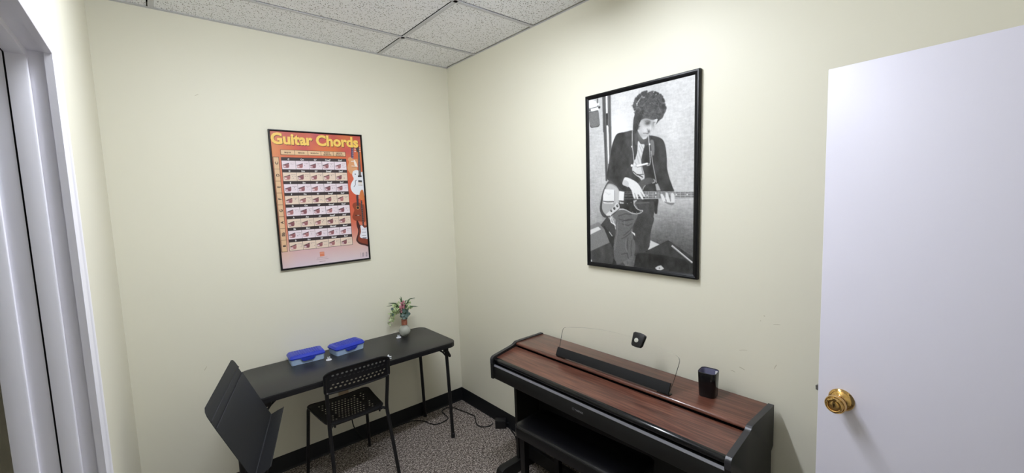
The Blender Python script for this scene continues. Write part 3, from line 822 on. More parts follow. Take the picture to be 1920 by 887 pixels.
cv.fill(cb((180, 385), (230, 366), (262, 380), (300, 395), (340, 405), (345, 700), (290, 712), (240, 714), (195, 700), (155, 655), (142, 595), (158, 540), (186, 492), (168, 440)), (226, 228, 234))
cv.fill(cb((250, 110), (274, 108), (292, 445), (256, 445)), (88, 80, 78), curve=False)
cv.line(cb((262, 120), (274, 440)), .8, (170, 164, 160))
cv.disc(cb((209, 425))[0], 2.6, (70, 74, 86))
cv.fill(cb((246, 442), (298, 442), (298, 466), (246, 466)), (56, 50, 52), curve=False); cv.fill(cb((250, 512), (302, 512), (302, 534), (250, 534)), (52, 46, 48), curve=False)
cv.line(cb((250, 545), (304, 545)), 1.6, (206, 170, 120)); cv.line(cb((250, 560), (306, 560)), 1.4, (226, 200, 150)); cv.line(cb((250, 578), (308, 578)), 1.8, (160, 128, 96))
cv.line(cb((224, 506), (208, 525), (208, 575), (188, 602)), 2.0, (50, 50, 58))
cv.line(cb((238, 712), (240, 860)), 7, (66, 56, 70))
cv.line(cg((230, -20), (240, 140)), 7, (66, 56, 70))
cv.fill(cb((280, 660), (316, 650), (330, 770), (282, 780), (262, 740)), (204, 120, 66)); 
for k in range(4): cv.line(cb((246, 690+k*22), (268, 690+k*22)), 1.2, (222, 210, 200))
cv.fill(cg((175, 95), (215, 78), (260, 82), (300, 110), (330, 120), (345, 330), (300, 345), (235, 335), (190, 325), (162, 285), (178, 225), (190, 180), (166, 130)), (142, 66, 44))
cv.line(cg((232, 0), (240, 130)), 8, (64, 54, 62))
cv.disc(cg((240, 152))[0], 7.2, (206, 152, 92), ry=7.6); cv.disc(cg((240, 152))[0], 5.4, (40, 32, 34), ry=5.8)
cv.line(cg((200, 256), (282, 256)), 2.6, (70, 34, 30)); cv.line(cg((232, 256), (258, 256)), 2.2, (206, 190, 176))
cv.line(cg((290, 50), (315, 420)), 6, (62, 52, 56))
for k in range(14): cv.line(cg((282+k*1.8, 66+k*25), (300+k*1.8, 66+k*25)), .7, (168, 158, 154))
cv.fill(cg((218, 335), (235, 330), (256, 372), (270, 392), (350, 400), (400, 410), (400, 668), (330, 668), (265, 655), (222, 620), (212, 585), (232, 520), (240, 460), (222, 405)), (70, 36, 34))
cv.fill(cg((262, 430), (300, 410), (390, 430), (390, 640), (330, 645), (262, 625), (236, 590), (250, 530), (258, 480)), (140, 64, 44), .9)
cv.fill(cg((272, 405), (300, 400), (330, 430), (395, 420), (395, 570), (320, 574), (272, 562), (264, 535), (280, 480)), (232, 232, 240))
for y in (448, 490, 535): cv.line(cg((292, y), (350, y-3)), 1.4, (120, 116, 128))
cv.fill(cg((300, 562), (356, 558), (358, 575), (302, 578)), (112, 112, 124), curve=False)
# publisher block, small print and barcode at the foot (strokes only)
q = ce((910, 432), (1000, 505)); cv.fill(R4(q[0][0], q[0][1], q[1][0], q[1][1]), (216, 128, 96), curve=False)
for k in range(3): cv.line([(q[0][0]+px, q[0][1]+py*(2+2.2*k)), (q[1][0]-px, q[0][1]+py*(2+2.2*k))], .8, (232, 190, 172))
cv.line(ce((862, 545), (1055, 522)), 1.6, (176, 150, 156), .8); cv.line(ce((850, 575), (1072, 548)), 1.6, (176, 150, 156), .8); cv.line(ce((905, 608), (1020, 596)), 1.8, (150, 120, 126), .8)
for k in range(6): cv.line(ce((1712, 450+k*14), (1748, 446+k*14)), 1.1, (96, 84, 96))
for k in range(5): cv.line(ce((1780, 440+k*17), (1810, 436+k*17)), 1.5, (86, 74, 88))
cv.line(ce((1680, 440), (1690, 530)), 1.0, (150, 136, 148))
chart_print = print_mesh('print', cv, lambda u, v: gf((u-.5)*giw, (.5-v)*gih, .0125), chart)
# lettering
bm = B()
def gfn(u, v, lift=.0129, rot=False):
    def f(x, y):
        if rot: x, y = -y, x
        return gf((u-.5)*giw+x, (.5-v)*gih+y, lift)
    return f
tq = ca((95, 210), (1700, 270)); tv = (ca((180, 305))[0][1]+ca((1640, 350))[0][1])/2
tcx = (tq[0][0]+tq[1][0])/2; tw_ = (tq[1][0]-tq[0][0])*giw
th = (ca((180, 305))[0][1]-ca((180, 120))[0][1])*gih*.97
tcv = tv-th/gih/2
add_text(bm, 'Guitar Chords', lambda x, y: gf((tcx-.5)*giw+x+.003, (.5-tcv)*gih+y-.004, .0127), 3, .040, h=th*1.12, w=tw_)
add_text(bm, 'Guitar Chords', lambda x, y: gf((tcx-.5)*giw+x, (.5-tcv)*gih+y, .0130), 2, .040, h=th*1.12, w=tw_)
for k, s in enumerate((['MAJOR'], ['MINOR'], ['SEVENTH'], ['MAJOR', 'SEVENTH'], ['MINOR', 'SEVENTH'])):
    u = hx0+(hx1-hx0)*(k+.5)/5; vv = (hy0+hy1)/2
    for i, t in enumerate(s):
        add_text(bm, t, gfn(u, vv+(i-(len(s)-1)/2)*(hy1-hy0)*.42), 4, .03, h=.0085)
names = ['C', 'D', 'E', 'F', 'G', 'A', 'Bb', 'B']
for r, nme in enumerate(names):
    add_text(bm, nme, gfn((lx0+lx1)/2, ly0+(ly1-ly0)*(r+.5)/8, rot=True), 0, .03, h=.017)
    for c, sfx in enumerate(('', 'm', '7', 'maj7', 'm7')):
        add_text(bm, nme+sfx, gfn(x0+(c+.5)*colw, y0+r*rowh+rowh*bar*.52), 1, .03, h=.0095)
lt = obj('lettering', bm, [M['ink_dark'], M['ink_white'], M['ink_yellow'], M['ink_shadow'], M['ink_brown']], None, smooth=0)
lt.data.transform(wmat(chart).inverted()); lt.parent = chart_print

# ------------------------------------------------------------------ folding table
TX0, TX1, TY0, TY1, TZ = -1.565, -.345, -.502, -.008, .714
table = thing('folding_table', ((TX0+TX1)/2, (TY0+TY1)/2, 0), 'long narrow black folding table against the back wall', 'table')
tcx, tcy = (TX0+TX1)/2, (TY0+TY1)/2
out = rrect(TX1-TX0, TY1-TY0, .05, 8)
bm = B(); prism(bm, out, lambda p: (tcx+p[0], tcy+p[1], TZ-.010), lambda p: (tcx+p[0], tcy+p[1], TZ), .004)
obj('tabletop', bm, M['table'], table)
bm = B(); prism(bm, rrect(TX1-TX0-.002, TY1-TY0-.002, .049, 8), lambda p: (tcx+p[0], tcy+p[1], TZ-.034), lambda p: (tcx+p[0], tcy+p[1], TZ-.009), .003)
obj('edge_rim', bm, M['black_plastic'], table)
for sx in (-1, 1):
    xt = tcx+sx*(.61-.055)
    for y, yf in ((TY0+.055, TY0+.066), (TY1-.045, TY1-.024)):
        bm = B(); tube(bm, [(xt-.002*sx, y, TZ-.035), (xt+sx*.012, (y+yf)/2, .35), (xt+sx*.026, yf, .004)], .0115, 12)
        l = obj('leg', bm, M['black_metal'], table)
        bm = B(); lathe(bm, [(0, 0), (.0145, 0), (.0150, .006), (.0140, .03), (.0118, .032), (0, .032)], Matrix.Translation((xt+sx*.026, yf, 0)), 16)
        obj('foot_cap', bm, M['black_plastic'], l)
    bm = B(); tube(bm, [(xt, TY0+.055, TZ-.045), (xt, TY1-.045, TZ-.045)], .009, 10)
    tube(bm, [(xt+sx*.013, TY0+.06, .30), (xt+sx*.013, TY1-.036, .30)], .006, 8) if False else None
    obj('crossbar', bm, M['black_metal'], table)
    bm = B()
    tube(bm, [(xt-sx*.075, TY0+.052, TZ-.034), (xt-sx*.03, TY0+.054, TZ-.070), (xt+sx*.004, TY0+.058, TZ-.115)], .006, 8)
    box(bm, (-.02, -.004, -.022), (.02, .004, .022), .002, Matrix.Translation((xt-sx*.012, TY0+.042, TZ-.048)))
    obj('lock_brace', bm, M['black_metal'], table)
    bm = B(); prism(bm, [(-.004, 0), (.014, 0), (.030, -.034), (.026, -.046), (.016, -.044), (.010, -.03)], lambda p: (xt+sx*p[0], TY0+.044, TZ-.072+p[1]), lambda p: (xt+sx*p[0], TY0+.056, TZ-.072+p[1]), .002)
    obj('latch_lever', bm, M['black_plastic'], table)
    bm = B(); lathe(bm, [(0, 0), (.005, 0), (.004, .003), (0, .003)], frameT(Vector((xt-sx*.024, TY0+.038, TZ-.044)), Vector((1, 0, 0)), Vector((0, 0, 1)), Vector((0, -1, 0))), 12)
    obj('rivet', bm, M['steel'], table)

# ------------------------------------------------------------------ chair
chair = thing('perforated_chair', (-1.05, -.33, 0), 'black perforated plastic chair with thin metal legs tucked at the table', 'chair')
def squish(x, y, a, b, r):
    """square-cornered (x, y) to rounded rectangle of half size a, b"""
    ax, ay = abs(x)-(a-r), abs(y)-(b-r)
    if ax > 0 and ay > 0:
        u, v = ax/r, ay/r
        ax2, ay2 = u*math.sqrt(1-v*v/2)*r, v*math.sqrt(1-u*u/2)*r
        x = math.copysign(a-r+ax2, x); y = math.copysign(b-r+ay2, y)
    return x, y
def perforated(bm, rows, surf, thick, hole=(.6, .5), k=12):
    """rows: list of (v0, v1, [(u0, u1, hole?)...]) in -1..1; surf(u, v, off) -> point"""
    cache = {}
    def V(u, v, s):
        key = (round(u, 5), round(v, 5), s)
        if key not in cache: cache[key] = bm.verts.new(surf(u, v, s*thick/2))
        return cache[key]
    for v0, v1, cells in rows:
        for u0, u1, hl in cells:
            um, vm = (u0+u1)/2, (v0+v1)/2
            ring = [(u0, v0), (um, v0), (u1, v0), (u1, vm), (u1, v1), (um, v1), (u0, v1), (u0, vm)]
            if not hl:
                for s in (1, -1):
                    q = [V(a, b, s) for a, b in ring]
                    try: bm.faces.new(q if s > 0 else q[::-1])
                    except ValueError: pass
                continue
            hu, hv = (u1-u0)/2*hole[0], (v1-v0)/2*hole[1]
            ang = [-.75*PI, -.5*PI, -.25*PI, 0, .25*PI, .5*PI, .75*PI, PI]
            inner = [(um+hu*math.cos(t), vm+hv*math.sin(t)) for t in ang]
            for s in (1, -1):
                o = [V(a, b, s) for a, b in ring]; i = [V(a, b, s) for a, b in inner]
                for j in range(8):
                    j2 = (j+1) % 8
                    q = [o[j], o[j2], i[j2], i[j]]
                    try: bm.faces.new(q if s > 0 else q[::-1])
                    except ValueError: pass
            t = [V(a, b, 1) for a, b in inner]; b_ = [V(a, b, -1) for a, b in inner]
            for j in range(8):
                j2 = (j+1) % 8
                bm.faces.new([t[j], t[j2], b_[j2], b_[j]])
CXm = -1.052
# seat: front (wall side) wider than the rear, slightly dished
SB, SF = -.492, -.150
def seat_pt(u, v, off=0.0):
    x, y = squish(u, v, 1, 1, .22)
    yy = SB+(SF-SB)*(y+1)/2
    hw = .165+(.192-.165)*(y+1)/2
    z = .438+.010*x*x-.006*(1-y*y)+(.014 if False else 0)-.012*max(0, y-.7)
    return Vector((CXm+x*hw, yy, z+off))
cols = []
def colset(us, holes): return [(us[i], us[i+1], holes[i]) for i in range(len(us)-1)]
rows = []
nr = 9; vlist = [-1.0, -.80]+[-.80+1.50*(i+1)/nr for i in range(nr)]+[1.0]
for ri in range(len(vlist)-1):
    holed = 1 <= ri <= nr
    sh = .027 if ri % 2 else -.027
    us = [-1, -.80+sh]; hl = [False]
    pat = [1, 1, 0, 1, 1, 1, 1, 1, 1, 1, 1, 1, 0, 1, 1]
    n = len(pat)
    for c in range(n):
        us.append(-.80+sh+1.60*(c+1)/n); hl.append(bool(pat[c]) and holed)
    us.append(1); hl.append(False)
    rows.append((vlist[ri], vlist[ri+1], colset(us, hl)))
bm = B(); perforated(bm, rows, seat_pt, .0022, (.58, .60))
rim = []
for k in range(80):
    t = k/80*8
    s = int(t//2); f_ = t-2*s-1
    u, v = ((f_, -1), (1, f_), (-f_, 1), (-1, -f_))[s]
    rim.append(seat_pt(u, v, -.003))
tube(bm, rim, .0065, 8, closed=True)
obj('seat', bm, M['chair_plastic'], chair)
# backrest
BX0, BX1, BZ0, BZ1 = -1.236, -.864, .647, .783
def back_pt(u, v, off=0.0):
    x, y = squish(u, v, 1, 1, .16) if v < 0 else squish(u, v, 1, 1, .42)
    xx = (BX0+BX1)/2+x*(BX1-BX0)/2
    zz = (BZ0+BZ1)/2+y*(BZ1-BZ0)/2 - (.006*x*x if y > 0 else 0)
    yy = -.545-.012*(y+1)/2-.016*(1-x*x)-.006*max(0, y-.6)
    return Vector((xx, yy-off, zz))
rows = []
vl = [-1, -.72, -.42, -.16, .12, .40, .68, 1]; hrow = [0, 1, 1, 0, 1, 1, 0]
for ri in range(7):
    sh = .03 if ri in (2, 5) else -.03
    us = [-1, -.86+sh]; hl = [False]
    for c in range(13): us.append(-.86+sh+1.72*(c+1)/13); hl.append(bool(hrow[ri]))
    us.append(1); hl.append(False)
    rows.append((vl[ri], vl[ri+1], colset(us, hl)))
bm = B(); perforated(bm, rows, back_pt, .003, (.62, .58))
rim = []
for k in range(80):
    t = k/80*8; s = int(t//2); f_ = t-2*s-1
    u, v = ((f_, -1), (1, f_), (-f_, 1), (-1, -f_))[s]
    rim.append(back_pt(u, v))
tube(bm, rim, .0060, 8, closed=True)
bk = obj('backrest', bm, M['chair_plastic'], chair)
for x in (BX0+.010, BX1-.010):
    bm = B(); lathe(bm, [(0, 0), (.0045, 0), (.0035, .002), (0, .0022)], frameT(Vector((x, -.5595, BZ0+.008)), Vector((1, 0, 0)), Vector((0, 0, 1)), Vector((0, -1, 0))), 10)
    obj('screw', bm, M['steel'], bk)
# legs
FLp = [(-1.232, -.150, .432), (-1.243, -.146, .40), (-1.259, -.128, .0)]
FRp = [(-.872, -.150, .432), (-.868, -.146, .40), (-.857, -.121, .0)]
for s, pts in ((-1, FLp), (1, FRp)):
    xin = CXm+s*.12
    bm = B(); tube(bm, fillet([(xin, -.152, .429), pts[0], pts[2]], .04, 8), .0100, 10); obj('leg', bm, M['black_metal'], chair)
for s, x0_, x1_, xf in ((-1, BX0+.010, -1.213, -1.222), (1, BX1-.010, -.874, -.853)):
    bm = B()
    tube(bm, fillet([(x0_, -.551, BZ0+.095), (x0_, -.543, BZ0-.01), (x1_, -.503, .455), (x1_, -.503, .42), (xf, -.585, .0)], .06, 8), .0105, 10)
    obj('leg', bm, M['black_metal'], chair)
bm = B()
for s, x in ((-1, -1.213), (1, -.874)):
    tube(bm, smoothpath([(x, -.500, .452-.03), (x-s*.02, -.490, .432), (x-s*.035, -.46, .427), (x-s*.02, -.2, .424), (x-s*.02, -.16, .424)], 5), .008, 8)
tube(bm, [(-1.19, -.478, .426), (-.90, -.478, .426)], .007, 8)
for x in (-1.18, -.915): tube(bm, [(x, -.49, .434), (x, -.49, .416)], .006, 8)
obj('seat_frame', bm, M['black_metal'], chair)

# ------------------------------------------------------------------ pencil boxes
def pencil_box(x, y, rz, label):
    t = thing('pencil_box', (x, y, TZ), label, 'pencil box', 'pencil boxes on the table', rz)
    w, d, h1, h2 = .202, .128, .043, .0585
    # tapered open base
    bm = B()
    lo = rrect(w-.016, d-.016, .012, 5); hi = rrect(w-.004, d-.004, .016, 5)
    li = rrect(w-.020, d-.020, .010, 5); hi2 = rrect(w-.008, d-.008, .014, 5)
    rings = [[bm.verts.new((a, b, z)) for a, b in pr] for pr, z in ((lo, .0004), (hi, h1), (hi2, h1), (li, .003))]
    n = len(lo)
    for A_, B_ in zip(rings, rings[1:]):
        for k in range(n): bm.faces.new((A_[k], A_[(k+1) % n], B_[(k+1) % n], B_[k]))
    bm.faces.new(rings[0][::-1]); bm.faces.new(rings[-1])
    obj('box_base', bm, M['box'], t, local=True)
    # domed lid with ribs across the top
    bm = B()
    rr = [(rrect(w+.002, d+.002, .018, 5), h1-.005), (rrect(w+.003, d+.003, .018, 5), h1+.002), (rrect(w-.001, d-.001, .018, 5), h1+.004), (rrect(w-.008, d-.014, .016, 5), h2-.004), (rrect(w-.014, d-.022, .014, 5), h2-.0008), (rrect(w-.024, d-.032, .012, 5), h2)]
    rings = [[bm.verts.new((a, b, z)) for a, b in pr] for pr, z in rr]
    for A_, B_ in zip(rings, rings[1:]):
        for k in range(n): bm.faces.new((A_[k], A_[(k+1) % n], B_[(k+1) % n], B_[k]))
    bm.faces.new(rings[-1])
    inner = [[bm.verts.new((a, b, z)) for a, b in pr] for pr, z in ((rrect(w-.0005, d-.0005, .017, 5), h1-.005), (rrect(w-.012, d-.022, .016, 5), h2-.010), (rrect(w-.036, d-.050, .012, 5), h2-.004))]
    for A_, B_ in zip([rings[0]]+inner, inner):
        for k in range(n): bm.faces.new((A_[k], B_[k], B_[(k+1) % n], A_[(k+1) % n]))
    bm.faces.new(inner[-1][::-1])
    for k in range(11):
        xx = -.070+k*.0140
        tube(bm, [(xx, -.043, h2-.0006), (xx, .043, h2-.0004)], .0036, 6)
    ld = obj('lid', bm, M['lid'], t, local=True)
    bm = B()
    prism(bm, [(-.044, 0), (.044, 0), (.034, -.012), (.024, -.019), (-.024, -.019), (-.034, -.012)], lambda p: (p[0], -d/2-.0035, h1-.006+p[1]), lambda p: (p[0], -d/2-.001, h1-.006+p[1]), .0008)
    obj('latch', bm, M['lid'], ld, loc=None, local=True)
    # a few pencils inside show through the side as pale shapes
    return t
b1 = pencil_box(-1.2085, -.1000, math.radians(-3.0), 'blue lidded pencil box on the left, nearer the music stand')
b2 = pencil_box(-.9640, -.1170, math.radians(9.5), 'blue lidded pencil box on the right, nearer the vase')

# ------------------------------------------------------------------ plug-in outlet caps lying prongs up
def outlet_cap(x, y, rz, label):
    t = thing('outlet_cap', (x, y, TZ), label, 'outlet cap', 'white outlet caps on the table', rz)
    bm = B(); lathe(bm, [(0, 0), (.0165, 0), (.0175, .0012), (.0168, .003), (.0155, .0042), (0, .0046)], None, 28); obj('disc', bm, M['cap'], t, local=True)
    for sx in (-1, 1):
        bm = B(); box(bm, (sx*.006-.0010, -.0032, .004), (sx*.006+.0010, .0032, .021), .0006); obj('prong', bm, M['cap'], t, local=True)
    bm = B(); lathe(bm, [(0, .004), (.0024, .004), (.0024, .017), (0, .0185)], Matrix.Translation((0, .0095, 0)), 10); obj('ground_pin', bm, M['cap'], t, local=True)
    return t
outlet_cap(-1.1054, -.2060, .1, 'white outlet cap just in front of the gap between the pencil boxes')
outlet_cap(-.5990, -.1300, -.2, 'white outlet cap on the table beside the glass vase')
c3_ = outlet_cap(-.838, -.484, 0, 'white outlet cap standing on its edge, mostly hidden behind the chair back')
c3_.location.z = TZ+.0174; c3_.rotation_euler = (0, math.radians(90), math.atan2(-.65, .76))

# ------------------------------------------------------------------ vase and flowers
VX, VY = -.548, -.128
vase = thing('bud_vase', (VX, VY, TZ), 'small round clear glass vase with a copper wrapped neck', 'vase')
bm = B()
R = .041
prof = [(0, .0)]+[(R*math.sin(a), R*.98-R*.98*math.cos(a)) for a in np.linspace(.45, 2.62, 16)]
prof[1] = (prof[1][0], 0.0006)
prof += [(.0185, .082), (.0175, .10), (.0180, .128), (.0165, .128), (.0160, .10), (.0165, .084)]
prof += [((R-.003)*math.sin(a), R*.98-(R-.003)*.98*math.cos(a)) for a in np.linspace(2.6, .5, 14)]+[(0, .006)]
lathe(bm, prof, None, 40); obj('glass_body', bm, M['vase'], vase, local=True)
bm = B(); lathe(bm, [(.0192, .084), (.0205, .086), (.0200, .095), (.0210, .106), (.0200, .117), (.0205, .125), (.0190, .127)], None, 24)
for z in (.088, .099, .111, .122): tube(bm, [(.0204*math.cos(a), .0204*math.sin(a), z+.0012*math.sin(3*a)) for a in np.linspace(0, 2*PI, 25)[:-1]], .0012, 6, closed=True)
obj('ribbon', bm, M['copper'], vase, local=True)
bq = thing('flower_bunch', (VX, VY, TZ+.052), 'pink and green artificial flower sprigs standing in the glass vase', 'flowers')
def leaf(bm, base, tip, w, droop=.0, nrm=None):
    a = Vector(base); b = Vector(tip); d = b-a
    side = d.cross(nrm or Vector((random.uniform(-1, 1), random.uniform(-1, 1), random.uniform(-.4, .4))))
    if side.length < 1e-5: side = d.orthogonal()
    side.normalize(); nn = side.cross(d).normalized()
    N = 5; L = []; Rr = []; C_ = []
    for i in range(N+1):
        t = i/N; c = a+d*t+Vector((0, 0, -droop*t*t)); ww = w*math.sin(PI*min(.08+t*.92, 1))**.8
        L.append(bm.verts.new(c-side*ww/2)); Rr.append(bm.verts.new(c+side*ww/2)); C_.append(bm.verts.new(c-nn*ww*.12))
    for i in range(N):
        bm.faces.new((L[i], C_[i], C_[i+1], L[i+1])); bm.faces.new((C_[i], Rr[i], Rr[i+1], C_[i+1]))
Z0 = TZ+.128
# directions as seen in the photograph: image-right is (+.76, -.65), image-depth is (+.65, +.76)
er = Vector((.76, -.65, 0)); ed = Vector((.65, .76, 0)); ez = Vector((0, 0, 1))
def fp(r, z, d=0.0): return Vector((VX, VY, Z0))+er*r+ez*z+ed*d
bm = B()
for k in range(9):
    a = random.uniform(0, 2*PI)
    tube(bm, smoothpath([(VX+.006*math.cos(a), VY+.006*math.sin(a), TZ+.012), (VX+.008*math.cos(a), VY+.008*math.sin(a), Z0-.02), fp(random.uniform(-.03, .03), .045, random.uniform(-.015, .015))], 4), .0012, 6)
obj('stems', bm, M['leaf_dark'], bq)
bm = B()
for r, z, n in ((-.100, .118, 3), (-.120, .100, 2), (.085, .150, 3), (.098, .085, 3), (-.026, .155, 2), (.060, .125, 2), (-.09, .09, 2), (.030, .135, 2)):
    for j in range(n):
        e = fp(r+random.uniform(-.008, .008), z+random.uniform(-.01, .01), random.uniform(-.03, .03))
        m_ = fp(r*.45, z*.75+.02, random.uniform(-.01, .01))
        s = fp(r*.1, .02)
        pts = smoothpath([s, m_, e], 5)
        side = (e-s).cross(ed).normalized()
        Lv = []; Rv = []
        for i, p in enumerate(pts):
            t = i/(len(pts)-1); w = .0050*(1-t)**.6+.0008
            Lv.append(bm.verts.new(p-side*w)); Rv.append(bm.verts.new(p+side*w))
        for i in range(len(pts)-1): bm.faces.new((Lv[i], Rv[i], Rv[i+1], Lv[i+1]))
tag(obj('grass_blades', bm, M['leaf_dark'], bq), 'long thin dark green blades')
bm = B()
for k in range(150):
    t = random.random()
    c = fp(-.030-.062*t+random.uniform(-.020, .020), .085-.095*t*t+random.uniform(-.030, .030), random.uniform(-.03, .03))
    dv = Vector((random.uniform(-1, 1), random.uniform(-1, 1), random.uniform(-1, .6))).normalized()*random.uniform(.014, .023)
    leaf(bm, c, c+dv, random.uniform(.009, .014))
tag(obj('pale_sprig', bm, M['leaf_pale'], bq), 'small pale green leaves drooping to the left')
bm = B()
for k in range(34):
    c = fp(.035+random.uniform(-.018, .022), .095+random.uniform(-.03, .03), random.uniform(-.02, .02))
    dv = Vector((random.uniform(-1, 1), random.uniform(-1, 1), random.uniform(-.5, 1))).normalized()*random.uniform(.012, .022)
    leaf(bm, c, c+dv, random.uniform(.007, .011))
tag(obj('pale_sprig', bm, M['leaf_pale'], bq), 'small pale green leaves on the right')
bm = B()
def disc_leaf(c, r, nrm):
    nrm = nrm.normalized(); s = nrm.orthogonal().normalized(); t = nrm.cross(s)
    ctr = bm.verts.new(c-nrm*r*.18)
    rg = [bm.verts.new(c+(s*math.cos(a)+t*math.sin(a))*r*(1+.06*math.cos(2*a))) for a in np.linspace(0, 2*PI, 15)[:-1]]
    for i in range(14): bm.faces.new((ctr, rg[i], rg[(i+1) % 14]))
cd_ = -ed
for r, z, q in ((.010, .066, .015), (.030, .056, .014), (.002, .036, .013), (.028, .030, .015), (.008, .014, .012), (.044, .042, .012), (-.076, .080, .011), (-.074, .040, .010), (-.016, .022, .010), (.020, .012, .011)):
    disc_leaf(fp(r, z, random.uniform(-.03, -.015)), q, cd_+Vector((random.uniform(-.6, .6), random.uniform(-.6, .6), random.uniform(-.2, .9))))
tag(obj('round_leaves', bm, M['leaf_blue'], bq), 'round blue-green leaves')
bm = B()
for cc, n, sc in ((fp(.004, .112, -.01), 34, .020), (fp(-.008, .085, -.012), 30, .020), (fp(-.016, .060, -.012), 18, .014)):
    for k in range(n):
        dv = Vector((random.gauss(0, 1), random.gauss(0, 1), random.gauss(0, 1))).normalized()
        c = cc+dv*sc*.35
        leaf(bm, c, c+dv*sc*random.uniform(.55, 1)+ez*.004, random.uniform(.008, .013))
tag(obj('blossoms', bm, M['pink'], bq), 'dusty pink blossoms')

# ------------------------------------------------------------------ folding music stand in the left foreground
a, b_, c_ = -1.912, -.39, -.074; SW, SH = .50, .266
wv = Vector((math.cos(a), math.sin(a), 0)); n0 = Vector((-math.sin(a), math.cos(a), 0))
hv = Vector((0, 0, 1))*math.cos(b_)+n0*math.sin(b_)
W_ = wv*math.cos(c_)+hv*math.sin(c_); H_ = -wv*math.sin(c_)+hv*math.cos(c_)
O_ = Vector((-1.499, -.562, .644)); N_ = W_.cross(H_).normalized()
if N_.dot(CAM-O_) < 0: N_ = -N_
def sp(w, h, n=0.0): return O_+W_*w+H_*h+N_*n
stand = thing('music_stand', (-1.665, -.815, 0), 'black sheet metal music stand beside the left end of the table', 'music stand')
def panel(name, poly, off=0.0, th=.0022, parent=stand):
    bm = B(); prism(bm, poly, lambda p: sp(p[0], p[1], off-th), lambda p: sp(p[0], p[1], off), .0006, 1)
    return obj(name, bm, M['stand'], parent)
panel('desk_panel', [(0, 0), (SW, 0), (SW, SH), (0, SH)])
panel('hinge_strip', [(.004, SH-.001), (SW-.004, SH-.001), (SW-.006, SH+.0375), (.006, SH+.0375)], -.0018)
wing = [(.002, SH+.0365)]+[(SW-.002, SH+.0365)]+[(SW-.004, SH+.060), (SW-.012, SH+.078), (SW-.030, SH+.088)]+[(.030, SH+.088), (.012, SH+.080), (.004, SH+.062)]
panel('upper_wing', wing)
for h in (SH+.0005, SH+.0350, .0):
    bm = B(); tube(bm, [sp(.004, h, .0008), sp(SW-.004, h, .0008)], .0024, 8); obj('fold_hinge', bm, M['fold'], stand)
# shelf
sd = .066
bm = B()
pl_ = [(0, 0), (SW, 0), (SW-.006, sd*.55), (SW-.014, sd), (.012, sd), (.004, sd*.6)]
SN = (N_*math.cos(.10)+H_*math.sin(.10))
prism(bm, pl_, lambda p: O_+W_*p[0]+SN*p[1]-H_*.0022, lambda p: O_+W_*p[0]+SN*p[1], .0006, 1)
tube(bm, [O_+W_*.012+SN*sd, O_+W_*(SW-.014)+SN*sd], .0022, 8)
obj('shelf', bm, M['stand'], stand)
# bracket, tilting head, pole and tripod
px_, py_ = -1.665, -.815
cen = sp(SW*.5, .11, -.006)
bm = B()
T_ = frameT(cen, W_, H_, N_)
box(bm, (-.05, -.06, -.012), (.05, .06, .003), .003, T_)
tube(bm, [cen-N_*.012, Vector((px_, py_, .690))], .012, 12)
obj('tilt_bracket', bm, M['black_metal'], stand)
bm = B(); tube(bm, [(px_, py_, .10), (px_, py_, .47)], .0150, 16); tube(bm, [(px_, py_, .45), (px_, py_, .50)], .020, 16); tube(bm, [(px_, py_, .49), (px_, py_, .695)], .0115, 14)
obj('pole', bm, M['black_metal'], stand)
bm = B(); lathe(bm, [(0, 0), (.011, 0), (.012, .008), (.009, .016), (0, .016)], frameT(Vector((px_-.018, py_, .47)), Vector((0, 1, 0)), Vector((0, 0, 1)), Vector((-1, 0, 0))), 14); obj('clamp_knob', bm, M['black_plastic'], stand)
for k in range(3):
    t = .5+k*2*PI/3; dx, dy = math.cos(t), math.sin(t)
    bm = B(); tube(bm, smoothpath([(px_+dx*.012, py_+dy*.012, .13), (px_+dx*.08, py_+dy*.08, .10), (px_+dx*.20, py_+dy*.20, .012)], 6), .0085, 10)
    l = obj('leg', bm, M['black_metal'], stand)
    bm = B(); tube(bm, [(px_+dx*.185, py_+dy*.185, .0135), (px_+dx*.215, py_+dy*.215, .0125)], .0125, 10); obj('rubber_foot', bm, M['cord'], l)

# ------------------------------------------------------------------ wall outlet and the cord to the adapter
ot = thing('wall_outlet', (-.966, 0, .380), 'beige wall outlet low on the wall behind the chair', 'outlet')
bm = B(); box(bm, (-1.003, -.006, .345), (-.935, 0, .417), .002); obj('cover_plate', bm, M['outlet'], ot)
for z in (.365, .398):
    bm = B(); box(bm, (-.982, -.0075, z-.012), (-.952, -.005, z+.012), .001); obj('socket', bm, M['outlet'], ot)
bm = B()
cpts = [(-.935, -.012, .352), (-.932, -.016, .25), (-.930, -.014, .19), (-.916, -.020, .11), (-.86, -.030, .02), (-.78, -.022, .006), (-.70, -.020, .006), (-.6185, -.022, .006), (-.5351, -.030, .006), (-.4793, -.042, .006), (-.4233, -.103, .006), (-.409, -.1595, .006), (-.3786, -.2101, .006), (-.3174, -.2169, .006), (-.2643, -.1929, .006), (-.2530, -.113, .006), (-.2409, -.0675, .006), (-.1853, -.0502, .006), (-.1477, -.0873, .006), (-.1294, -.1533, .006), (-.1076, -.2564, .006), (-.1011, -.3193, .006), (-.1366, -.3827, .006), (-.1589, -.4343, .006), (-.1513, -.4775, .006), (-.1097, -.5077, .006), (-.075, -.520, .018)]
tube(bm, smoothpath(cpts, 6), .0036, 8)
box(bm, (-.948, -.032, .340), (-.922, -.0072, .364), .003)
ad = thing('power_adapter', (-.045, -.575, 0), 'black power adapter block with a thin cord curling over the carpet by the piano', 'power adapter', rz=math.radians(-44))
obj('power_cord', bm, M['cord'], ad)
bm = B(); box(bm, (-.040, -.026, 0), (.040, .032, .062), .004); box(bm, (-.040, -.0262, .046), (.040, .0322, .0475), 0); obj('adapter_body', bm, M['black_plastic'], ad, local=True)
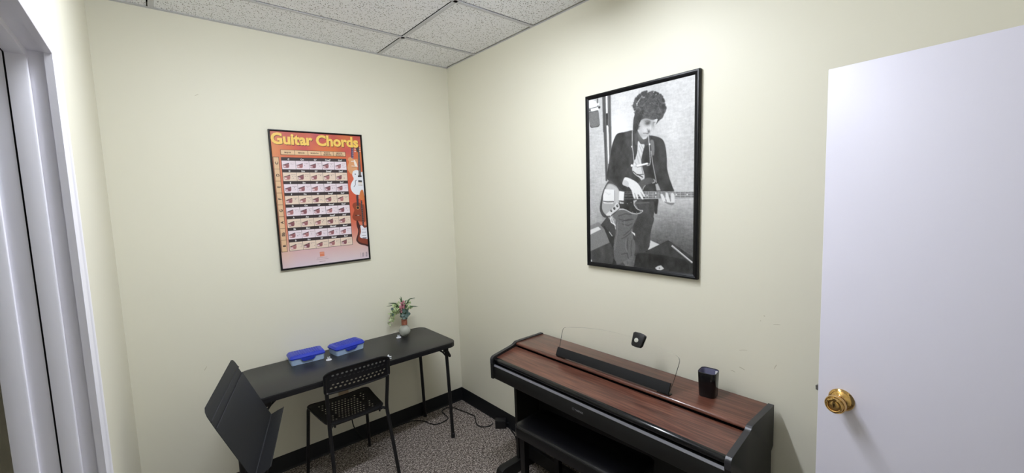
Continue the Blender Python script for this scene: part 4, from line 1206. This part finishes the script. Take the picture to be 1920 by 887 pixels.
bm = B(); tube(bm, smoothpath([(.038, 0, .03), (.058, 0, .03), (.078, .012, .012), (.075, -.04, .006), (.10, -.09, .006), (.12, -.16, .006)], 5), .004, 8); obj('output_lead', bm, M['cord'], ad, local=True)

# ------------------------------------------------------------------ digital piano
PY0, PY1 = -1.012, -2.3515       # outer faces of the left / right side panels
piano = thing('digital_piano', (-.24, (PY0+PY1)/2, 0), 'black digital piano with rosewood top and closed key cover', 'piano')
side = [(-.030, .640), (-.030, .8165), (-.248, .8165), (-.262, .8125), (-.274, .8045), (-.284, .8005), (-.425, .7745), (-.438, .7690), (-.4455, .7590), (-.4465, .745), (-.4465, .6425), (-.285, .6425)]
full = [(-.055, .0), (-.055, .632), (-.030, .645), (-.030, .8165), (-.248, .8165), (-.262, .8125), (-.274, .8045), (-.284, .8005), (-.425, .7745), (-.438, .7690), (-.4455, .7590), (-.4465, .745), (-.4465, .6425), (-.290, .6425), (-.272, .62), (-.272, .0)]
ST = .0215
for y in (PY0, PY1+ST):
    bm = B()
    prism(bm, full, lambda p: (p[0], y-ST, p[1]), lambda p: (p[0], y, p[1]), .0016)
    sp_ = obj('side_panel', bm, M['piano'], piano)
    band = smoothpath([(-.031, 0, .8168), (-.150, 0, .8168), (-.244, 0, .8168), (-.262, 0, .8128), (-.274, 0, .8046), (-.288, 0, .8003), (-.360, 0, .7870), (-.425, 0, .7750), (-.438, 0, .7692), (-.4458, 0, .7590), (-.4468, 0, .7450), (-.4468, 0, .7300)], 5)
    nb = len(band); pr_ = []
    for i_, p_ in enumerate(band):
        t_ = (band[min(i_+1, nb-1)]-band[max(i_-1, 0)]).normalized(); n_ = Vector((t_.z, 0, -t_.x))
        if n_.z < 0 and abs(n_.z) > .2: n_ = -n_
        if n_.x > .3: n_ = -n_
        pr_.append((p_, n_))
    outl = [(p_.x+n_.x*.0006, p_.z+n_.z*.0006) for p_, n_ in pr_]+[(p_.x-n_.x*.0008, p_.z-n_.z*.0008) for p_, n_ in pr_[::-1]]
    bm = B(); prism(bm, outl, lambda p: (p[0], y-ST+.0002, p[1]), lambda p: (p[0], y-.0002, p[1]))
    tag(obj('edge_band', bm, M['piano_edge'], sp_, smooth=40), 'grey edge band')
    # foot
    bm = B()
    yy = y-ST/2
    prism(bm, [(-.045, 0), (-.425, 0), (-.428, .035), (-.418, .060), (-.395, .072), (-.045, .074)], lambda p: (p[0], yy-.026, p[1]), lambda p: (p[0], yy+.026, p[1]), .003)
    obj('foot', bm, M['piano'], piano)
YA, YB = PY1+ST, PY0-ST          # inner faces
def slab(name, poly, m, ya=YA+.0008, yb=YB-.0008, bev=.001, parent=piano):
    bm = B(); prism(bm, poly, lambda p: (p[0], ya, p[1]), lambda p: (p[0], yb, p[1]), bev, 2)
    return obj(name, bm, m, parent)
slab('top_board', [(-.030, .7960), (-.030, .8130), (-.250, .8130), (-.256, .8115), (-.260, .8080), (-.2615, .8035), (-.2610, .7985), (-.2575, .7960)], M['wood'])
slab('top_support', [(-.035, .760), (-.035, .7962), (-.250, .7962), (-.250, .760)], M['piano_gloss'])
slab('key_cover', [(-.262, .7650), (-.262, .7880), (-.264, .7890), (-.272, .7885), (-.4170, .7640), (-.4170, .7480)], M['wood'])
slab('cover_lip', [(-.4172, .7480), (-.4172, .7645), (-.4260, .7640), (-.4330, .7600), (-.4365, .7530), (-.4350, .7440), (-.4280, .7360), (-.4172, .7360)], M['piano_gloss'])
slab('key_bed', [(-.060, .6460), (-.060, .7600), (-.4100, .7400), (-.4140, .7180), (-.4140, .6460)], M['piano_gloss'])
slab('front_rail', [(-.4140, .6425), (-.4140, .7240), (-.4200, .7255), (-.4310, .7255), (-.4380, .7160), (-.4390, .6470), (-.4360, .6425)], M['piano'])
slab('silver_strip', [(-.4312, .7262), (-.4385, .7172), (-.4394, .7166), (-.4398, .7182), (-.4322, .7272)], M['strip'], bev=0)
slab('back_panel', [(-.075, .26), (-.075, .646), (-.090, .646), (-.090, .26)], M['piano'])
slab('lower_rail', [(-.185, .060), (-.185, .140), (-.197, .146), (-.212, .140), (-.212, .060)], M['piano'])
# pedal box with three pedals under the rail
bm = B(); box(bm, (-.26, -1.80, .055), (-.17, -1.55, .155), .006); pbx = obj('pedal_box', bm, M['piano'], piano)
for k in range(3):
    yc = -1.60-.075*k
    bm = B(); prism(bm, [(-.25, -.010), (-.25, .010), (-.30, .012), (-.335, .009), (-.340, 0), (-.335, -.009), (-.30, -.012)], lambda p: (p[0], yc+p[1], .062), lambda p: (p[0], yc+p[1], .069), .002); obj('pedal', bm, M['brass'], pbx)
# maker's mark on the front rail: round emblem and lettering
bm = B()
def lf(x, y): return Vector((-.4396, -1.6735-x, .6850+y))
add_text(bm, 'YAMAHA', lf, 0, .02, h=.0100, w=.050)
def em(x, y): return Vector((-.4396, -1.6385-x, .6850+y))
N = 28
for r0, r1 in ((.0062, .0070),):
    o = [bm.verts.new(em(r1*math.cos(2*PI*k/N), r1*math.sin(2*PI*k/N))) for k in range(N)]; i = [bm.verts.new(em(r0*math.cos(2*PI*k/N), r0*math.sin(2*PI*k/N))) for k in range(N)]
    for k in range(N): bm.faces.new((o[k], o[(k+1) % N], i[(k+1) % N], i[k]))
for k in range(3):
    t = PI/2+k*2*PI/3
    for s in (-.0009, .0009):
        cx, cy = -math.sin(t)*s, math.cos(t)*s
        q = [(cx-math.sin(t)*.0003, cy+math.cos(t)*.0003), (cx+math.sin(t)*.0003, cy-math.cos(t)*.0003)]
        e = (math.cos(t)*.0060, math.sin(t)*.0060)
        bm.faces.new([bm.verts.new(em(*p)) for p in (q[0], q[1], (q[1][0]+e[0], q[1][1]+e[1]), (q[0][0]+e[0], q[0][1]+e[1]))])
obj('logo', bm, M['logo'], piano, smooth=0)
# music rest: black rail with a clear arched acrylic sheet
ra = math.radians(25); RB = Vector((-.243, 0, .8215)); ru = Vector((math.sin(ra), 0, math.cos(ra))); rn = Vector((-math.cos(ra), 0, math.sin(ra)))
def rp(y, h, n=0.0): return Vector((RB.x, y, RB.z))+ru*h+rn*n
bm = B()
prism(bm, [(-1.357, -.006), (-2.017, -.004), (-2.017, .0440), (-1.357, .0400)], lambda p: rp(p[0], p[1], .0015), lambda p: rp(p[0], p[1], .0125), .0012)
rest = obj('music_rest', bm, M['rest'], piano)
bm = B()
ol = [(-1.362, .010), (-1.3555, .060), (-1.3485, .118), (-1.347, .134), (-1.352, .147), (-1.366, .1535), (-1.403, .161), (-1.470, .1745), (-1.539, .1845), (-1.610, .1915), (-1.687, .1945), (-1.776, .1925), (-1.861, .1860), (-1.930, .1785), (-1.975, .1720), (-2.006, .1665), (-2.022, .1590), (-2.0290, .147), (-2.0290, .134), (-2.0265, .105), (-2.0225, .060), (-2.015, .010)]
olS = ol
prism(bm, olS, lambda p: rp(p[0], p[1], -.0055), lambda p: rp(p[0], p[1], .0), .0004, 1)
for f in bm.faces:
    f.normal_update()
    if abs(f.normal.dot(rn)) < .3: f.material_index = 1
obj('acrylic_sheet', bm, [M['acrylic'], M['acrylic_edge']], rest)
for y in (-1.385, -1.99):
    bm = B(); box(bm, (-.012, -.03, -.0005), (.012, .03, .004), .001, Matrix.Translation((-.238, y, .8133)))
    obj('rest_hinge', bm, M['black_metal'], rest)

# clip on top of the acrylic sheet
cy_, chh = -1.814, .186
clip = thing('magnetic_clip', tuple(rp(cy_, .150)), 'small black clip with a pale round button on the clear music rest', 'clip')
CT = frameT(rp(cy_, chh, 0), Vector((0, -1, 0)), ru, rn)
shape = [(-.029, .030), (-.020, .036), (.010, .036), (.030, .030), (.033, .024), (.026, -.022), (.018, -.032), (-.004, -.034), (-.022, -.031), (-.027, -.024)]
bm = B(); prism(bm, shape, lambda p: CT @ Vector((p[0], p[1], .0006)), lambda p: CT @ Vector((p[0], p[1], .009)), .002); cb_ = obj('front_jaw', bm, M['black_plastic'], clip)
bm = B(); prism(bm, shape, lambda p: CT @ Vector((p[0], p[1], -.0135)), lambda p: CT @ Vector((p[0], p[1], -.0060)), .002)
box(bm, (-.020, .024, -.0075), (.020, .035, .003), .001, CT); obj('rear_jaw', bm, M['black_plastic'], clip)
bm = B(); lathe(bm, [(0, .0085), (.0105, .0085), (.0105, .0098), (.009, .0108), (0, .0108)], CT @ Matrix.Translation((-.004, -.002, 0)), 24); tag(obj('button', bm, M['grey_btn'], clip), 'pale round button')

# pencil cup at the right end of the piano
CX_, CY_ = -.1190, -2.1270; PT = .813; CH = .1065
cup = thing('pencil_cup', (CX_, CY_, PT), 'black square pencil cup on top of the piano', 'cup', rz=math.radians(8))
bm = B()
rings = [[bm.verts.new((a, b, z)) for a, b in rrect(w, w, r, 6)] for w, r, z in ((.064, .016, 0), (.066, .017, .002), (.074, .019, CH-.001), (.0735, .0188, CH), (.0695, .0175, CH), (.0690, .0172, CH-.002))]
n = len(rings[0])
for A_, B_ in zip(rings, rings[1:]):
    for k in range(n): bm.faces.new((A_[k], A_[(k+1) % n], B_[(k+1) % n], B_[k]))
bm.faces.new(rings[0][::-1]); obj('cup_shell', bm, M['piano_gloss'], cup, local=True)
bm = B()
rings = [[bm.verts.new((a, b, z)) for a, b in rrect(w, w, r, 6)] for w, r, z in ((.0690, .0172, CH-.002), (.0602, .0145, .004))]
for k in range(n): bm.faces.new((rings[0][k], rings[0][(k+1) % n], rings[1][(k+1) % n], rings[1][k]))
bm.faces.new(rings[1]); tag(obj('inner_lining', bm, M['cup_in'], cup, local=True), 'greyish violet inside')

bm = B(); tube(bm, [(a, b, CH) for a, b in rrect(.0715, .0715, .018, 6)], .0013, 6, closed=True); tag(obj('rim', bm, M['piano_edge'], cup, local=True), 'grey rim')
pen = thing('marker', (CX_+.020, CY_-.024, PT+.004), 'short black marker with a pale end standing in the pencil cup', 'marker')
bm = B(); tube(bm, [(CX_+.017, CY_-.021, PT+.0048), (CX_+.024, CY_-.0235, PT+CH-.016)], .0048, 12); obj('barrel', bm, M['black_plastic'], pen)
bm = B(); tube(bm, [(CX_+.024, CY_-.0235, PT+CH-.016), (CX_+.0247, CY_-.0238, PT+CH-.004)], .0052, 12); obj('end_cap', bm, M['tag_white'], pen)

# ------------------------------------------------------------------ bench
bench = thing('piano_bench', (-.29, -1.575, 0), 'low black bench with a padded vinyl seat pushed under the piano', 'bench', rz=0)
BZ = .450; ang = math.radians(0)
bx0, bx1, by0, by1 = -.448, -.198, -1.925, -1.212
def bt(x, y, z):
    cx, cy = (bx0+bx1)/2, (by0+by1)/2; t = math.radians(3.0); dx, dy = x-cx, y-cy
    return Vector((cx+dx*math.cos(t)-dy*math.sin(t), cy+dx*math.sin(t)+dy*math.cos(t), z))
bcx, bcy = (bx0+bx1)/2, (by0+by1)/2
bm = B()
rr = [((bx1-bx0), (by1-by0), .040, BZ-.062), ((bx1-bx0)+.004, (by1-by0)+.004, .042, BZ-.045), ((bx1-bx0)+.004, (by1-by0)+.004, .042, BZ-.018), ((bx1-bx0)-.004, (by1-by0)-.004, .040, BZ-.006), ((bx1-bx0)-.02, (by1-by0)-.02, .038, BZ), ((bx1-bx0)-.08, (by1-by0)-.08, .03, BZ+.004)]
rings = [[bm.verts.new(bt(bcx+a, bcy+b, z)) for a, b in rrect(w, d, r, 6)] for w, d, r, z in rr]
n = len(rings[0])
for A_, B_ in zip(rings, rings[1:]):
    for k in range(n): bm.faces.new((A_[k], A_[(k+1) % n], B_[(k+1) % n], B_[k]))
bm.faces.new(rings[0][::-1]); bm.faces.new(rings[-1]); obj('cushion', bm, M['leather'], bench, smooth=60)
bm = B(); tube(bm, [bt(bcx+a, bcy+b, BZ-.008) for a, b in rrect(bx1-bx0+.001, by1-by0+.001, .041, 6)], .0028, 8, closed=True); obj('piping', bm, M['leather'], bench)
bm = B(); prism(bm, rrect(bx1-bx0-.05, by1-by0-.05, .01, 3), lambda p: bt(bcx+p[0], bcy+p[1], BZ-.074), lambda p: bt(bcx+p[0], bcy+p[1], BZ-.058), .002); obj('seat_board', bm, M['piano'], bench)
for sx in (-1, 1):
    for sy in (-1, 1):
        lx, ly = bcx+sx*((bx1-bx0)/2-.050), bcy+sy*((by1-by0)/2-(.15 if sx > 0 else .035))
        bm = B(); prism(bm, [(-.018, -.018), (.018, -.018), (.018, .018), (-.018, .018)], lambda p: bt(lx+p[0]*.8, ly+p[1]*.8, 0), lambda p: bt(lx+p[0], ly+p[1], BZ-.070), .002); obj('leg', bm, M['leather'], bench)

# ------------------------------------------------------------------ lights
LAMP_COL, LAMP_E = (.87, .915, 1.0, 1), 110.0
LY, LX = -1.63, -1.14
lamp = thing('ceiling_light', (LX, LY, H), 'white linear ceiling light fixture above the middle of the room', 'ceiling light')
bm = B(); box(bm, (LX-.60, LY-.085, H-.020), (LX+.60, LY+.085, H-.001), .004)
for sx in (-1, 1): box(bm, (LX+sx*.585-.012, LY-.052, H-.076), (LX+sx*.585+.012, LY+.052, H-.018), .004)
obj('housing', bm, M['white'], lamp)
em = bpy.data.materials.new('lamp_lens'); em.use_nodes = True
eb = em.node_tree.nodes['Principled BSDF']; eb.inputs['Base Color'].default_value = (.8, .8, .8, 1)
eb.inputs['Emission Color'].default_value = LAMP_COL; eb.inputs['Emission Strength'].default_value = LAMP_E
bm = B(); prism(bm, [(-.045, -.020), (-.045, -.060), (-.038, -.070), (.038, -.070), (.045, -.060), (.045, -.020)], lambda p: (LX-.575, LY+p[0], H+p[1]), lambda p: (LX+.575, LY+p[0], H+p[1]))
for f in bm.faces:
    f.normal_update()
    if f.calc_center_median().z > H-.0695: f.material_index = 1
em2 = em.copy(); em2.name = 'lamp_lens_side'; em2.node_tree.nodes['Principled BSDF'].inputs['Emission Strength'].default_value = LAMP_E*.41
obj('lens', bm, [em, em2], lamp)
w = bpy.data.worlds.new('world'); bpy.context.scene.world = w; w.use_nodes = True
w.node_tree.nodes['Background'].inputs[0].default_value = (.75, .8, .9, 1); w.node_tree.nodes['Background'].inputs[1].default_value = .15

sc = bpy.context.scene
sc.view_settings.view_transform = 'Standard'; sc.view_settings.look = 'None'; sc.view_settings.gamma = 1.0
sc.view_settings.use_curve_mapping = False; sc.view_settings.exposure = 0.0
sc.cycles.use_denoising = True
sc.cycles.max_bounces = 10; sc.cycles.diffuse_bounces = 6; sc.cycles.transmission_bounces = 8
